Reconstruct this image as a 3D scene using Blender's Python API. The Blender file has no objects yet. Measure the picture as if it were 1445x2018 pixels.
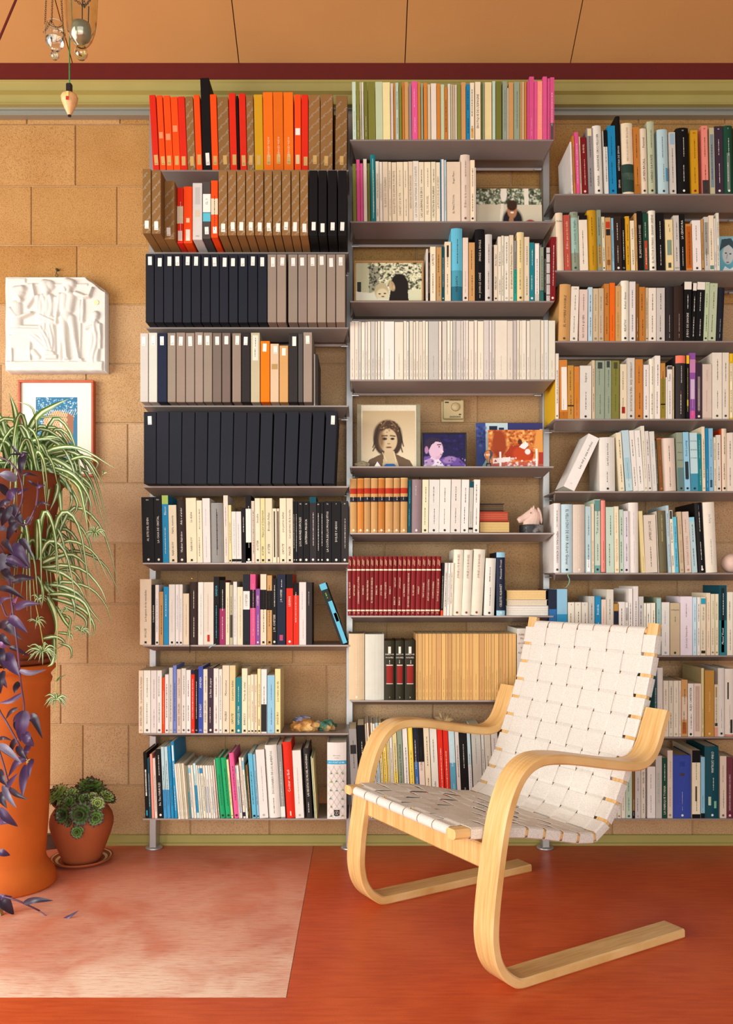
import bpy, bmesh, math, random
import numpy as np
from mathutils import Vector, Matrix
rnd = random.Random(7)
S = bpy.context.scene
COL = S.collection

# ------------------------------------------------------------------ camera
F, VX, VY, EYE, CY = 1682.0, 712.0, 1145.0, 0.957, -3.10      # focal length and vanishing point in pixels, eye height, camera y
cam = bpy.data.cameras.new('camera'); cam_o = bpy.data.objects.new('camera', cam); COL.objects.link(cam_o)
cam_o.location = (0, CY, EYE); cam_o.rotation_euler = (math.pi/2, 0, 0)
cam.sensor_fit = 'HORIZONTAL'; cam.sensor_width = 36; cam.lens = F/1445*36
cam.shift_x = (722.5-VX)/1445; cam.shift_y = (VY-1009)/1445
cam.clip_start = 0.05; cam.clip_end = 60
S.camera = cam_o
# ------------------------------------------------------------------ world and light
W = bpy.data.worlds.new('sky'); S.world = W; W.use_nodes = True
W.node_tree.nodes['Background'].inputs[0].default_value = (1.0, 0.985, 0.965, 1)
W.node_tree.nodes['Background'].inputs[1].default_value = 0.28
def area(name, loc, target, sx, sy, power, col):
    l = bpy.data.lights.new(name, 'AREA'); l.shape = 'RECTANGLE'; l.size = sx; l.size_y = sy; l.energy = power; l.color = col
    o = bpy.data.objects.new(name, l); COL.objects.link(o); o.location = loc
    o.rotation_euler = (Vector(target)-Vector(loc)).to_track_quat('-Z', 'Y').to_euler(); return o
area('window_daylight', (-2.7, -2.3, 1.2), (0.1, -0.2, 0.5), 2.2, 1.7, 106, (1, 0.985, 0.95))
area('front_fill_light', (0.2, -4.7, 0.95), (0.3, 0.0, 0.7), 3.4, 1.6, 86, (1, 0.985, 0.955))  # unseen fill light added behind the camera to even out the shelves
vs = S.view_settings; vs.view_transform = 'Standard'; vs.look = 'None'; vs.exposure = 0.24; vs.gamma = 1.0; vs.use_curve_mapping = False

# ------------------------------------------------------------------ helpers
def P(px, py, y):
    t = y-CY
    return Vector(((px-VX)/F*t, y, EYE-(py-VY)/F*t))
def X(px, y): return (px-VX)/F*(y-CY)
def Zc(py, y): return EYE-(py-VY)/F*(y-CY)
def lin(c):
    if isinstance(c, str): c = tuple(int(c[i:i+2], 16)/255 for i in (0, 2, 4))
    return tuple(((v/12.92) if v <= 0.04045 else ((v+0.055)/1.055)**2.4) for v in c)
def mat(name, build):
    m = bpy.data.materials.new(name); m.use_nodes = True
    nt = m.node_tree; b = nt.nodes['Principled BSDF']; build(nt, b); return m
def nd(nt, kind, **kw):
    n = nt.nodes.new(kind)
    for k, v in kw.items():
        if k.startswith('i_'): n.inputs[k[2:].replace('_', ' ')].default_value = v
        else: setattr(n, k, v)
    return n
def bump(nt, b, scale, strength, dist=0.002, detail=4, vec=None, out='Fac'):
    t = nd(nt, 'ShaderNodeTexNoise', i_Scale=scale, i_Detail=detail)
    if vec is None:
        tc = nd(nt, 'ShaderNodeTexCoord'); vec = tc.outputs['Object']
    nt.links.new(vec, t.inputs['Vector'])
    u = nd(nt, 'ShaderNodeBump', i_Strength=strength, i_Distance=dist)
    nt.links.new(t.outputs[out], u.inputs['Height']); nt.links.new(u.outputs[0], b.inputs['Normal'])
    return t
def mix(nt, fac, a, b, blend='MIX'):
    m = nd(nt, 'ShaderNodeMix', data_type='RGBA', blend_type=blend)
    for sock, v in ((m.inputs['Factor'], fac), (m.inputs[6], a), (m.inputs[7], b)):
        if isinstance(v, (int, float)): sock.default_value = v
        elif isinstance(v, tuple): sock.default_value = v if len(v) == 4 else (*v, 1)
        else: nt.links.new(v, sock)
    return m.outputs[2]
def ramp(nt, fac, stops):
    r = nd(nt, 'ShaderNodeValToRGB'); e = r.color_ramp.elements
    while len(e) < len(stops): e.new(0.5)
    for el, (p, c) in zip(e, stops): el.position = p; el.color = (*c, 1) if len(c) == 3 else c
    nt.links.new(fac, r.inputs[0]); return r.outputs[0]
def tinted(rough, bump_scale=0, bump_str=0.0, metal=0.0, spec=0.5, vary=0.06, vscale=30):
    def f(nt, b):
        oi = nd(nt, 'ShaderNodeObjectInfo'); tc = nd(nt, 'ShaderNodeTexCoord')
        n = nd(nt, 'ShaderNodeTexNoise', i_Scale=vscale, i_Detail=3); nt.links.new(tc.outputs['Object'], n.inputs['Vector'])
        g = ramp(nt, n.outputs['Fac'], [(0.3, (1-vary,)*3), (0.7, (1+vary*0.3,)*3)])
        nt.links.new(mix(nt, 1.0, oi.outputs['Color'], g, 'MULTIPLY'), b.inputs['Base Color'])
        b.inputs['Roughness'].default_value = rough; b.inputs['Metallic'].default_value = metal
        b.inputs['Specular IOR Level'].default_value = spec
        if bump_scale: bump(nt, b, bump_scale, bump_str)
    return f
def plain(col, rough=0.5, metal=0.0, spec=0.5, bs=0, bst=0.2, vary=0.0, vs_=20):
    c = lin(col)
    def f(nt, b):
        b.inputs['Base Color'].default_value = (*c, 1)
        b.inputs['Roughness'].default_value = rough; b.inputs['Metallic'].default_value = metal
        b.inputs['Specular IOR Level'].default_value = spec
        if vary:
            tc = nd(nt, 'ShaderNodeTexCoord'); n = nd(nt, 'ShaderNodeTexNoise', i_Scale=vs_, i_Detail=4)
            nt.links.new(tc.outputs['Object'], n.inputs['Vector'])
            nt.links.new(ramp(nt, n.outputs['Fac'], [(0.3, tuple(v*(1-vary) for v in c)), (0.7, tuple(min(1, v*(1+vary)) for v in c))]), b.inputs['Base Color'])
        if bs: bump(nt, b, bs, bst)
    return f
M = {}
M['cover'] = mat('cover_paper', tinted(0.5, spec=0.14, vary=0.05))
M['cloth'] = mat('cover_cloth', tinted(0.75, 900, 0.15, spec=0.12))
M['board'] = mat('box_board', tinted(0.6, 120, 0.06, spec=0.15, vary=0.07, vscale=12))
M['ink'] = mat('printed_ink', tinted(0.55, spec=0.12, vary=0.0))
M['pages'] = mat('page_edges', lambda nt, b: (tinted(0.85, spec=0.1, vary=0.1, vscale=300)(nt, b)))
M['tint'] = mat('tinted_paint', tinted(0.5, vary=0.05))
M['gloss'] = mat('tinted_gloss', tinted(0.2, vary=0.05))
def _print(nt, b):
    a = nd(nt, 'ShaderNodeAttribute', attribute_name='Col'); nt.links.new(a.outputs['Color'], b.inputs['Base Color'])
    b.inputs['Roughness'].default_value = 0.38; b.inputs['Specular IOR Level'].default_value = 0.35
M['print'] = mat('photo_print', _print)

def link(o, parent=None):
    COL.objects.link(o)
    if parent is not None: o.parent = parent
    return o
def mesh(name, verts, faces, m, parent=None, smooth=False, color=None, loc=None, rot=None):
    me = bpy.data.meshes.new(name); me.from_pydata([tuple(v) for v in verts], [], [tuple(f) for f in faces])
    for mm in (m if isinstance(m, (list, tuple)) else [m]): me.materials.append(mm)
    if smooth: me.polygons.foreach_set('use_smooth', [True]*len(me.polygons))
    o = bpy.data.objects.new(name, me)
    if color is not None: o.color = (*lin(color), 1)
    if loc is not None: o.location = loc
    if rot is not None: o.rotation_euler = rot
    return link(o, parent)
def bm_obj(name, bm, m, parent=None, smooth=False, color=None, loc=None, rot=None):
    me = bpy.data.meshes.new(name); bm.normal_update(); bm.to_mesh(me); bm.free()
    for mm in (m if isinstance(m, (list, tuple)) else [m]): me.materials.append(mm)
    if smooth: me.polygons.foreach_set('use_smooth', [True]*len(me.polygons))
    o = bpy.data.objects.new(name, me)
    if color is not None: o.color = (*lin(color), 1)
    if loc is not None: o.location = loc
    if rot is not None: o.rotation_euler = rot
    return link(o, parent)
def empty(name, loc, rot=None):
    o = bpy.data.objects.new(name, None); o.location = loc; o.empty_display_size = 0.05
    if rot is not None: o.rotation_euler = rot
    return link(o)
def tag(o, label=None, cat=None, group=None, kind=None):
    if label: o['label'] = label
    if cat: o['category'] = cat
    if group: o['group'] = group
    if kind: o['kind'] = kind
    return o
def box_bm(x0, x1, y0, y1, z0, z1, bev=0.0, seg=1):
    bm = bmesh.new(); r = bmesh.ops.create_cube(bm, size=1)
    for v in r['verts']:
        v.co = ((x0+x1)/2+v.co.x*(x1-x0), (y0+y1)/2+v.co.y*(y1-y0), (z0+z1)/2+v.co.z*(z1-z0))
    if bev: bmesh.ops.bevel(bm, geom=list(bm.edges), offset=bev, segments=seg, affect='EDGES', profile=0.5)
    return bm
def box(name, x0, x1, y0, y1, z0, z1, m, parent=None, bev=0.0, color=None, seg=1, **kw):
    return bm_obj(name, box_bm(x0, x1, y0, y1, z0, z1, bev, seg), m, parent, color=color, **kw)
def lathe(prof, n=40, cx=0, cy=0, cz=0, close=False):
    v, f = [], []
    for r, z in prof:
        for k in range(n):
            a = 2*math.pi*k/n; v.append((cx+r*math.cos(a), cy+r*math.sin(a), cz+z))
    for i in range(len(prof)-1):
        for k in range(n):
            f.append((i*n+k, i*n+(k+1) % n, (i+1)*n+(k+1) % n, (i+1)*n+k))
    return v, f
def tube(pts, r, n=8, closed=False):
    pts = [Vector(p) for p in pts]; N = len(pts); v, f = [], []
    rs = r if isinstance(r, (list, tuple)) else [r]*N
    up = Vector((0.123, 0.2, 1)).normalized()
    for i, p in enumerate(pts):
        a = pts[(i-1) % N] if closed or i > 0 else p; b = pts[(i+1) % N] if closed or i < N-1 else p
        t = (b-a).normalized(); s = t.cross(up)
        if s.length < 1e-3: s = t.cross(Vector((1, 0, 0)))
        s.normalize(); q = s.cross(t)
        for k in range(n):
            an = 2*math.pi*k/n; v.append(p+(s*math.cos(an)+q*math.sin(an))*rs[i])
    for i in range(N if closed else N-1):
        for k in range(n):
            j = (i+1) % N; f.append((i*n+k, i*n+(k+1) % n, j*n+(k+1) % n, j*n+k))
    if not closed: f.append(tuple(range(n-1, -1, -1))); f.append(tuple((N-1)*n+k for k in range(n)))
    return v, f
def merge(*vf):
    V, Fc = [], []
    for v, f in vf:
        o = len(V); V += list(v); Fc += [tuple(i+o for i in q) for q in f]
    return V, Fc
def boxvf(x0, x1, y0, y1, z0, z1):
    v = [(x, y, z) for x in (x0, x1) for y in (y0, y1) for z in (z0, z1)]
    return v, [(0, 1, 3, 2), (4, 6, 7, 5), (0, 4, 5, 1), (2, 3, 7, 6), (0, 2, 6, 4), (1, 5, 7, 3)]
def spline(pts, n):
    pts = [Vector(p) for p in pts]
    if len(pts) < 3: return [pts[0].lerp(pts[-1], i/(n-1)) for i in range(n)]
    out = []; m = len(pts)-1
    for i in range(n):
        t = i/(n-1)*m; k = min(int(t), m-1); u = t-k
        p1, p2 = pts[k], pts[k+1]; p0 = pts[k-1] if k else p1*2-p2; p3 = pts[k+2] if k+2 <= m else p2*2-p1
        out.append(0.5*((2*p1)+(p2-p0)*u+(2*p0-5*p1+4*p2-p3)*u*u+(3*p1-p0-3*p2+p3)*u**3))
    return out
_tc = {}
def text_vf(s):
    if s not in _tc:
        cu = bpy.data.curves.new('t', 'FONT'); cu.body = s; cu.size = 1.0; cu.resolution_u = 1
        cu.align_x = 'CENTER'; cu.align_y = 'CENTER'
        o = bpy.data.objects.new('t', cu); me = bpy.data.meshes.new_from_object(o)
        co = np.empty(len(me.vertices)*3, dtype=np.float32); me.vertices.foreach_get('co', co); co = co.reshape(-1, 3)
        fs = [tuple(p.vertices) for p in me.polygons]
        if len(co):
            lo, hi = co.min(0), co.max(0); co = co-np.array([(lo[0]+hi[0])/2, 0, 0]); w = float(hi[0]-lo[0])
        else: w = 0.1
        _tc[s] = (co, fs, w); bpy.data.objects.remove(o); bpy.data.curves.remove(cu); bpy.data.meshes.remove(me)
    return _tc[s]
def place_text(s, cx, cz, size, mode, y, maxlen=None, sx=1.0, italic=0.0):
    co, fs, w = text_vf(s); k = size; kx = size*sx
    if maxlen and w*kx > maxlen: kx = maxlen/w; k = min(k, kx*1.35)
    xs = co[:, 0]*kx+co[:, 1]*k*italic; ys = co[:, 1]*k
    if mode == 'u': a, c = -ys, xs
    elif mode == 'd': a, c = ys, -xs
    else: a, c = xs, ys
    return [(cx+float(p), y, cz+float(q)) for p, q in zip(a, c)], fs
def dashes(cx, z0, z1, size, y, r, horiz=False):
    v, f = [], []; z = z0
    while z < z1:
        l = min(r.uniform(0.6, 3.0)*size, z1-z); w = size*r.choice((0.4, 0.55))
        q = [(cx-w/2, y, z), (cx+w/2, y, z), (cx+w/2, y, z+l), (cx-w/2, y, z+l)]
        if horiz: q = [(p[2], y, cx+(p[0]-cx)) for p in q]
        f.append((len(v), len(v)+1, len(v)+2, len(v)+3)); v += q; z += l+r.uniform(0.3, 0.8)*size
    return v, f
# flat pictures: a fine grid of coloured points, drawn shape by shape
def paint(w, h, bg, ops):
    u, v = np.meshgrid((np.arange(w)+0.5)/w, (np.arange(h)+0.5)/h); img = np.zeros((h, w, 3)); asp = h/w
    def put(mask, c): img[:] = img*(1-mask[..., None])+np.array(lin(c))*mask[..., None]
    img[:] = np.array(lin(bg)); rg = np.random.RandomState(3)
    for o in ops:
        k = o[0]
        if k == 'e':
            _, cx, cy, rx, ry, c = o[:6]; a = math.radians(o[6]) if len(o) > 6 else 0; sf = o[7] if len(o) > 7 else 0.12
            dx, dy = (u-cx), (v-cy)*asp; x = dx*math.cos(a)+dy*math.sin(a); y = -dx*math.sin(a)+dy*math.cos(a)
            d = np.sqrt((x/rx)**2+(y/ry)**2); put(np.clip((1+sf-d)/(2*sf), 0, 1), c)
        elif k == 'p':
            ins = np.zeros(u.shape, bool); q = o[1]
            for (x0, y0), (x1, y1) in zip(q, q[1:]+q[:1]):
                if y0 != y1: ins ^= ((y0 > v) != (y1 > v)) & (u < (x1-x0)*(v-y0)/(y1-y0)+x0)
            put(ins.astype(float)*(o[3] if len(o) > 3 else 1), o[2])
        elif k == 'l':
            _, x0, y0, x1, y1, wd, c = o; dx, dy = x1-x0, (y1-y0)*asp; L = dx*dx+dy*dy+1e-9
            t = np.clip(((u-x0)*dx+(v-y0)*asp*dy)/L, 0, 1); d = np.hypot(u-x0-t*dx, (v-y0)*asp-t*dy)
            put(np.clip(1.5-d/wd, 0, 1), c)
        elif k == 'g':
            f = np.clip((v-o[1])/(o[2]-o[1]), 0, 1); put(f*((v > o[1])), o[3])
        elif k == 'n':
            _, x0, y0, x1, y1, n, wd, cols = o
            for _i in range(n):
                cx, cy = rg.uniform(x0, x1), rg.uniform(y0, y1); c = cols[rg.randint(len(cols))]; rr = wd*rg.uniform(0.5, 1.4)
                d = np.hypot((u-cx)*rg.uniform(0.6, 1.4), (v-cy)*asp); put(np.clip(1.4-d/rr, 0, 1)*0.9, c)
    return img
def picture(name, img, w, h, parent, y=0.0, x0=0.0, z0=0.0):
    hh, ww, _ = img.shape
    v = [(x0-w/2+w*i/ww, y, z0+h*j/hh) for j in range(hh+1) for i in range(ww+1)]
    f = [(j*(ww+1)+i, j*(ww+1)+i+1, (j+1)*(ww+1)+i+1, (j+1)*(ww+1)+i) for j in range(hh) for i in range(ww)]
    o = mesh(name, v, f, M['print'], parent)
    a = o.data.color_attributes.new('Col', 'FLOAT_COLOR', 'CORNER')
    c = np.ones((hh*ww, 4, 4), dtype=np.float32); c[:, :, :3] = img.reshape(-1, 1, 3); a.data.foreach_set('color', c.ravel()); return o
# ------------------------------------------------------------------ room
def _stone(nt, b):
    oi = nd(nt, 'ShaderNodeObjectInfo'); ge = nd(nt, 'ShaderNodeNewGeometry'); pos = ge.outputs['Position']
    n1 = nd(nt, 'ShaderNodeTexNoise', i_Scale=260, i_Detail=3); nt.links.new(pos, n1.inputs['Vector'])
    n2 = nd(nt, 'ShaderNodeTexNoise', i_Scale=4.5, i_Detail=5); nt.links.new(pos, n2.inputs['Vector'])
    n3 = nd(nt, 'ShaderNodeTexNoise', i_Scale=38, i_Detail=2); nt.links.new(pos, n3.inputs['Vector'])
    g1 = ramp(nt, n1.outputs['Fac'], [(0.30, (0.62, 0.56, 0.50)), (0.48, (1, 1, 1)), (0.75, (1.12, 1.12, 1.12))])
    g2 = ramp(nt, n2.outputs['Fac'], [(0.3, (0.86, 0.78, 0.68)), (0.55, (1, 1, 1)), (0.75, (1.06, 1.08, 1.1))])
    c = mix(nt, 1.0, oi.outputs['Color'], g1, 'MULTIPLY'); c = mix(nt, 0.8, c, g2, 'MULTIPLY')
    nt.links.new(c, b.inputs['Base Color']); b.inputs['Roughness'].default_value = 0.9; b.inputs['Specular IOR Level'].default_value = 0.15
    ad = nd(nt, 'ShaderNodeMath', operation='ADD'); nt.links.new(n1.outputs['Fac'], ad.inputs[0]); nt.links.new(n3.outputs['Fac'], ad.inputs[1])
    u = nd(nt, 'ShaderNodeBump', i_Strength=0.55, i_Distance=0.004); nt.links.new(ad.outputs[0], u.inputs['Height']); nt.links.new(u.outputs[0], b.inputs['Normal'])
M['stone'] = mat('sandstone_block', _stone)
M['mortar'] = mat('pale_mortar', plain('c4a47a', 0.9, bs=200, bst=0.3, vary=0.08))
wall = box('wall_back', -2.6, 2.6, 0.006, 0.12, 0, 2.95, M['mortar']); tag(wall, kind='structure')
joint_z = [0.0]+[EYE+(VY-p)/F*3.10 for p in (1548, 1428, 1309, 1190, 1070, 952, 834, 717, 600, 483, 366, 245)]+[2.70, 2.95]
starts = [[200], [164, 254], [120], [173], [227], [140, 175], [252], [170], [300], [152], [62, 231], [149], [237, 330], [60]]
stone_cols = ['be9a70', 'c4a078', 'ba956a', 'c8a680', 'bb976c', 'c19d74']; gold_cols = ['b2874f', 'b88d56', 'ad8049', 'bb925f', 'b58a53']
for k in range(len(joint_z)-1):
    z0, z1 = joint_z[k], joint_z[k+1]; cuts = [X(p, 0) for p in starts[k]]
    while cuts[0] > -2.57: cuts.insert(0, cuts[0]-rnd.uniform(0.30, 0.40))
    while cuts[-1] < 2.57: cuts.append(cuts[-1]+rnd.uniform(0.28, 0.40))
    for a, c in zip(cuts, cuts[1:]):
        a, c = max(a, -2.59), min(c, 2.59)
        if c-a < 0.02: continue
        g = 0.0018; bm = box_bm(a+g, c-g, -0.0, 0.03, z0+g, z1-g)
        bmesh.ops.bevel(bm, geom=[e for e in bm.edges if all(v.co.y < 0.001 for v in e.verts)], offset=0.0025, segments=1, affect='EDGES')
        o = bm_obj('stone_block', bm, M['stone'], wall, color=rnd.choice(stone_cols if z1 < 1.99 else gold_cols)); o.location.y = rnd.uniform(-0.0012, 0.0008)

def _floor(sheen_on):
    def f(nt, b):
        ge = nd(nt, 'ShaderNodeNewGeometry'); mp = nd(nt, 'ShaderNodeMapping'); mp.inputs['Scale'].default_value = (3.0, 26, 1)
        nt.links.new(ge.outputs['Position'], mp.inputs['Vector'])
        n1 = nd(nt, 'ShaderNodeTexNoise', i_Scale=3.2, i_Detail=7, i_Roughness=0.62); nt.links.new(mp.outputs[0], n1.inputs['Vector'])
        n2 = nd(nt, 'ShaderNodeTexNoise', i_Scale=2.6, i_Detail=5); nt.links.new(ge.outputs['Position'], n2.inputs['Vector'])
        n3 = nd(nt, 'ShaderNodeTexNoise', i_Scale=420, i_Detail=2); nt.links.new(ge.outputs['Position'], n3.inputs['Vector'])
        base = ramp(nt, n2.outputs['Fac'], [(0.3, lin('b2411f')), (0.5, lin('c65026')), (0.72, lin('d66432'))])
        base = mix(nt, 0.35, base, ramp(nt, n1.outputs['Fac'], [(0.35, lin('a63a1a')), (0.6, lin('d8622f'))]))
        base = mix(nt, 0.5, base, ramp(nt, n3.outputs['Fac'], [(0.3, (0.75,)*3), (0.7, (1.1,)*3)]), 'MULTIPLY')
        b.inputs['Roughness'].default_value = 0.40; b.inputs['Specular IOR Level'].default_value = 0.4
        if sheen_on:                                        # left sheet: scuffs plus floor sheen painted into the colour, strongest at the front
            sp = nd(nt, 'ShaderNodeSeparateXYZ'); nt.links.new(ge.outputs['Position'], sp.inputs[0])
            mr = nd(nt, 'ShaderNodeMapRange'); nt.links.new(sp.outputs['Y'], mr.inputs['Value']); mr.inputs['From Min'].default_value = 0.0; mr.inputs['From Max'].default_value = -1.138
            sheen_fac = ramp(nt, mr.outputs[0], [(0.0, (.14,)*3), (.35, (.30,)*3), (.78, (.55,)*3), (.9, (.95,)*3), (1.0, (1.05,)*3)])
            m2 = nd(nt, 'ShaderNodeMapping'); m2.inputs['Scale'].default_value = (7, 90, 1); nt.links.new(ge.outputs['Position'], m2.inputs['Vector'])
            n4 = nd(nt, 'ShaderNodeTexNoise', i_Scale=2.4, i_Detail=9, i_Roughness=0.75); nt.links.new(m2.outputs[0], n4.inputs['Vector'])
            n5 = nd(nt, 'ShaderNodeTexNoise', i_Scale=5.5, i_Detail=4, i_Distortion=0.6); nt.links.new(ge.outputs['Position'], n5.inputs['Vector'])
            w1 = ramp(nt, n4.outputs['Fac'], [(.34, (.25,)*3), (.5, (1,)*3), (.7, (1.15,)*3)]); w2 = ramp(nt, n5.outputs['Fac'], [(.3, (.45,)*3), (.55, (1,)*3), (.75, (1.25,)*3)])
            mk = mix(nt, 1.0, mix(nt, 1.0, sheen_fac, w1, 'MULTIPLY'), w2, 'MULTIPLY'); cl = nd(nt, 'ShaderNodeClamp'); nt.links.new(mk, cl.inputs[0])
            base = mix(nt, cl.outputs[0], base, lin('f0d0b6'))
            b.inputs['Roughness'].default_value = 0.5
        nt.links.new(base, b.inputs['Base Color'])
        u = nd(nt, 'ShaderNodeBump', i_Strength=0.08, i_Distance=0.001); nt.links.new(n1.outputs['Fac'], u.inputs['Height']); nt.links.new(u.outputs[0], b.inputs['Normal'])
    return f
M['lino'] = mat('red_linoleum', _floor(False)); M['lino_sheen'] = mat('painted_sheen_linoleum', _floor(True))
floor = box('floor', -3.4, 3.2, -5.6, 0.006, -0.1, -0.003, M['mortar']); tag(floor, kind='structure')
sx = -0.172; sy = -1.138
for a, b_, c, d, m in ((-3.4, sx, sy, 0.0, 'lino_sheen'), (sx, 3.2, sy, 0.0, 'lino'), (-3.4, 3.2, -5.6, sy, 'lino')):
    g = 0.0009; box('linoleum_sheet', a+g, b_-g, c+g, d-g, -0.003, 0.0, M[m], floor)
# ceiling: sloping boards that rise towards the room
M['ceil'] = mat('ceiling_board', plain('b5834c', 0.75, spec=0.2, bs=60, bst=0.05, vary=0.04, vs_=3))
M['seam'] = mat('dark_seam', plain('33200f', 0.9))
M['red_beam'] = mat('dark_red_paint', plain('5e0d06', 0.45, vary=0.05))
M['green_trim'] = mat('olive_green_paint', plain('a0924e', 0.5, vary=0.05, vs_=6))
M['rail'] = mat('grey_aluminium', plain('a8a89c', 0.4, metal=0.6))
ZC = Zc(124, -0.035); SL = math.tan(math.radians(32.3))
def slope_box(name, x0, x1, t0, t1, m, parent, y0=-0.03, y1=-5.6):
    z = lambda y: ZC+(-0.035-y)*SL
    v = [(x, y, z(y)+t) for x in (x0, x1) for y in (y1, y0) for t in (t0, t1)]
    return mesh(name, v, boxvf(0, 1, 0, 1, 0, 1)[1], m, parent)
ceil = slope_box('ceiling', -3.4, 3.2, 0.012, 0.10, M['seam'], None); tag(ceil, kind='structure')
edges = [X(p, -0.06) for p in (-520, -190, 140-2, 469, 799, 1128, 1459, 1790)]; edges = [-3.4]+edges[0:]+[3.2]
for a, c in zip(edges, edges[1:]): slope_box('ceiling_board', a+0.0018, c-0.0018, 0.0, 0.012, M['ceil'], ceil)
def prof(name, pts, m, x0=-2.6, x1=2.6, parent=None):
    n = len(pts); v = [(x, y, z) for x in (x0, x1) for y, z in pts]
    f = [(i, (i+1) % n, n+(i+1) % n, n+i) for i in range(n)]+[tuple(range(n-1, -1, -1)), tuple(range(n, 2*n))]
    return mesh(name, v, f, m, parent)
t = prof('trim_1', [(-0.035, Zc(157, -0.035)), (-0.002, Zc(157, -0.035)), (-0.002, ZC+0.03), (-0.035, ZC+0.02)], M['red_beam']); tag(t, kind='structure')
zt = lambda p: Zc(p, -0.05)
t = prof('trim_2', [(-0.05, zt(157)), (-0.05, zt(161)), (-0.046, zt(163)), (-0.042, zt(177)), (-0.05, zt(179)), (-0.034, zt(182)), (-0.030, zt(197)), (-0.052, zt(204)), (-0.052, zt(206)), (-0.002, zt(206)), (-0.002, zt(157))], M['green_trim']); tag(t, kind='structure')
t = prof('trim_3', [(-0.03, zt(206)), (-0.03, zt(209)), (-0.022, zt(211)), (-0.022, zt(216)), (-0.034, zt(218)), (-0.034, zt(222)), (-0.003, zt(222)), (-0.003, zt(206))], M['rail']); tag(t, kind='structure')
t = prof('baseboard_back', [(-0.014, 0), (-0.014, 0.008), (-0.009, 0.010), (-0.009, 0.036), (-0.003, 0.038), (-0.003, 0)], M['green_trim']); tag(t, kind='structure')
o = mesh('roof_tie_rod', *tube([P(-60, 215, -0.9), P(80, -115, -0.9)], 0.0032, 8), M['red_beam']); tag(o, 'thin dark red roof tie rod slanting under the ceiling corner', 'rod')
# ------------------------------------------------------------------ shelving
M['alu'] = mat('brushed_aluminium', plain('958880', 0.42, metal=0.4, bs=15, bst=0.02, vary=0.06, vs_=4))
M['alu_light'] = mat('anodised_post', plain('b4b4b2', 0.38, metal=0.7))
SF = -0.24                                               # y of the shelf fronts
def shelf(py, px0, px1, label, px1b=None):
    z = Zc(py, SF); x0, x1 = X(px0, SF), X(px1, SF)
    pts = [(0, 0), (0.195, 0), (0.195, -0.012), (0.19, -0.012), (0.188, -0.004), (0.092, -0.004), (0.09, -0.026), (0.082, -0.026), (0.004, -0.006), (0, -0.005)]
    ins = [0, 0, .002, .002, 0, .016, .018, .018, .004, .002]
    v = [(x0+i, y, q) for (y, q), i in zip(pts, ins)]+[(x1-i, y, q) for (y, q), i in zip(pts, ins)]; n = len(pts)
    xm = (x0+x1)/2; v = [(a-xm, b, c) for a, b, c in v]
    f = [(i, n+i, n+(i+1) % n, (i+1) % n) for i in range(n)]+[tuple(range(n)), tuple(range(2*n-1, n-1, -1))]
    o = mesh('metal_shelf', v, f, M['alu'], loc=(xm, SF, z)); tag(o, label, 'shelf', 'aluminium shelves of the bookcase')
    for s in (-1, 1): mesh('shelf_pin', *tube([(s*(x1-xm-0.03), 0.18, -0.014), (s*(x1-xm-0.005), 0.18, -0.014)], 0.004, 8), M['alu_light'], o)
    return z
BAY = [(281, 687.5), (689.5, 1092), (1093.5, 1500)]
ROWY = {'L1': 335, 'L2': 497, 'L3': 645, 'L4': 799, 'L5': 958, 'L6': 1109, 'L7': 1271, 'L8': 1445, 'L9': 1613,
        'M1': 275, 'M2': 436, 'M3': 593, 'M4': 748, 'M5': 919, 'M6': 1050, 'M7': 1213.5, 'M8': 1380, 'M9': 1613,
        'R1': 382, 'R2': 533, 'R3': 672, 'R4': 825.5, 'R5': 968, 'R6': 1129, 'R7': 1291.5, 'R8': 1452, 'R9': 1613}
PHR = {'L1': 'top row of red film boxes', 'L2': 'row of word-printed brown boxes', 'L3': 'row of thirteen black and eight taupe boxes', 'L4': 'row of mixed grey boxes', 'L5': 'row of wide black boxes',
       'L6': 'shelf under the wide black boxes', 'L7': 'shelf with the leaning cyan book', 'L8': 'shelf with the two minerals', 'L9': 'lowest shelf beside the succulent pot',
       'M1': 'topmost pastel booklet row', 'M2': "shelf with the boy's colour snapshot", 'M3': 'shelf with the framed family photo', 'M4': 'ivory booklet row', 'M5': 'shelf of portrait photos',
       'M6': 'shelf with the horse head', 'M7': 'shelf of numbered red volumes', 'M8': 'shelf with the tan uniform series', 'M9': 'lowest shelf behind the armchair',
       'R1': 'shelf just below the ceiling rail', 'R2': 'shelf with the blue portrait card', 'R3': 'shelf ending in pale green volumes', 'R4': 'shelf with the yellow-jacketed book',
       'R5': 'shelf with the slumped white book', 'R6': 'shelf with the pink stone ball', 'R7': 'shelf behind the top of the armchair', 'R8': 'shelf with the torn brown book', 'R9': 'lowest shelf with the thick blue book'}
SZ = {}
for k, py in ROWY.items():
    b = BAY['LMR'.index(k[0])]
    SZ[k] = shelf(py, b[0]+(6 if k in ('L1', 'L2', 'L3') else 0), b[1], 'thin aluminium shelf carrying the %s' % PHR[k].replace('shelf with ', '').replace('shelf of ', '').replace('shelf ending in ', '').replace('shelf behind', 'books behind').replace('shelf under', 'novels under').replace('shelf just', 'books just').replace('lowest shelf with ', '').replace('lowest shelf', 'lowest books'))
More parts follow.
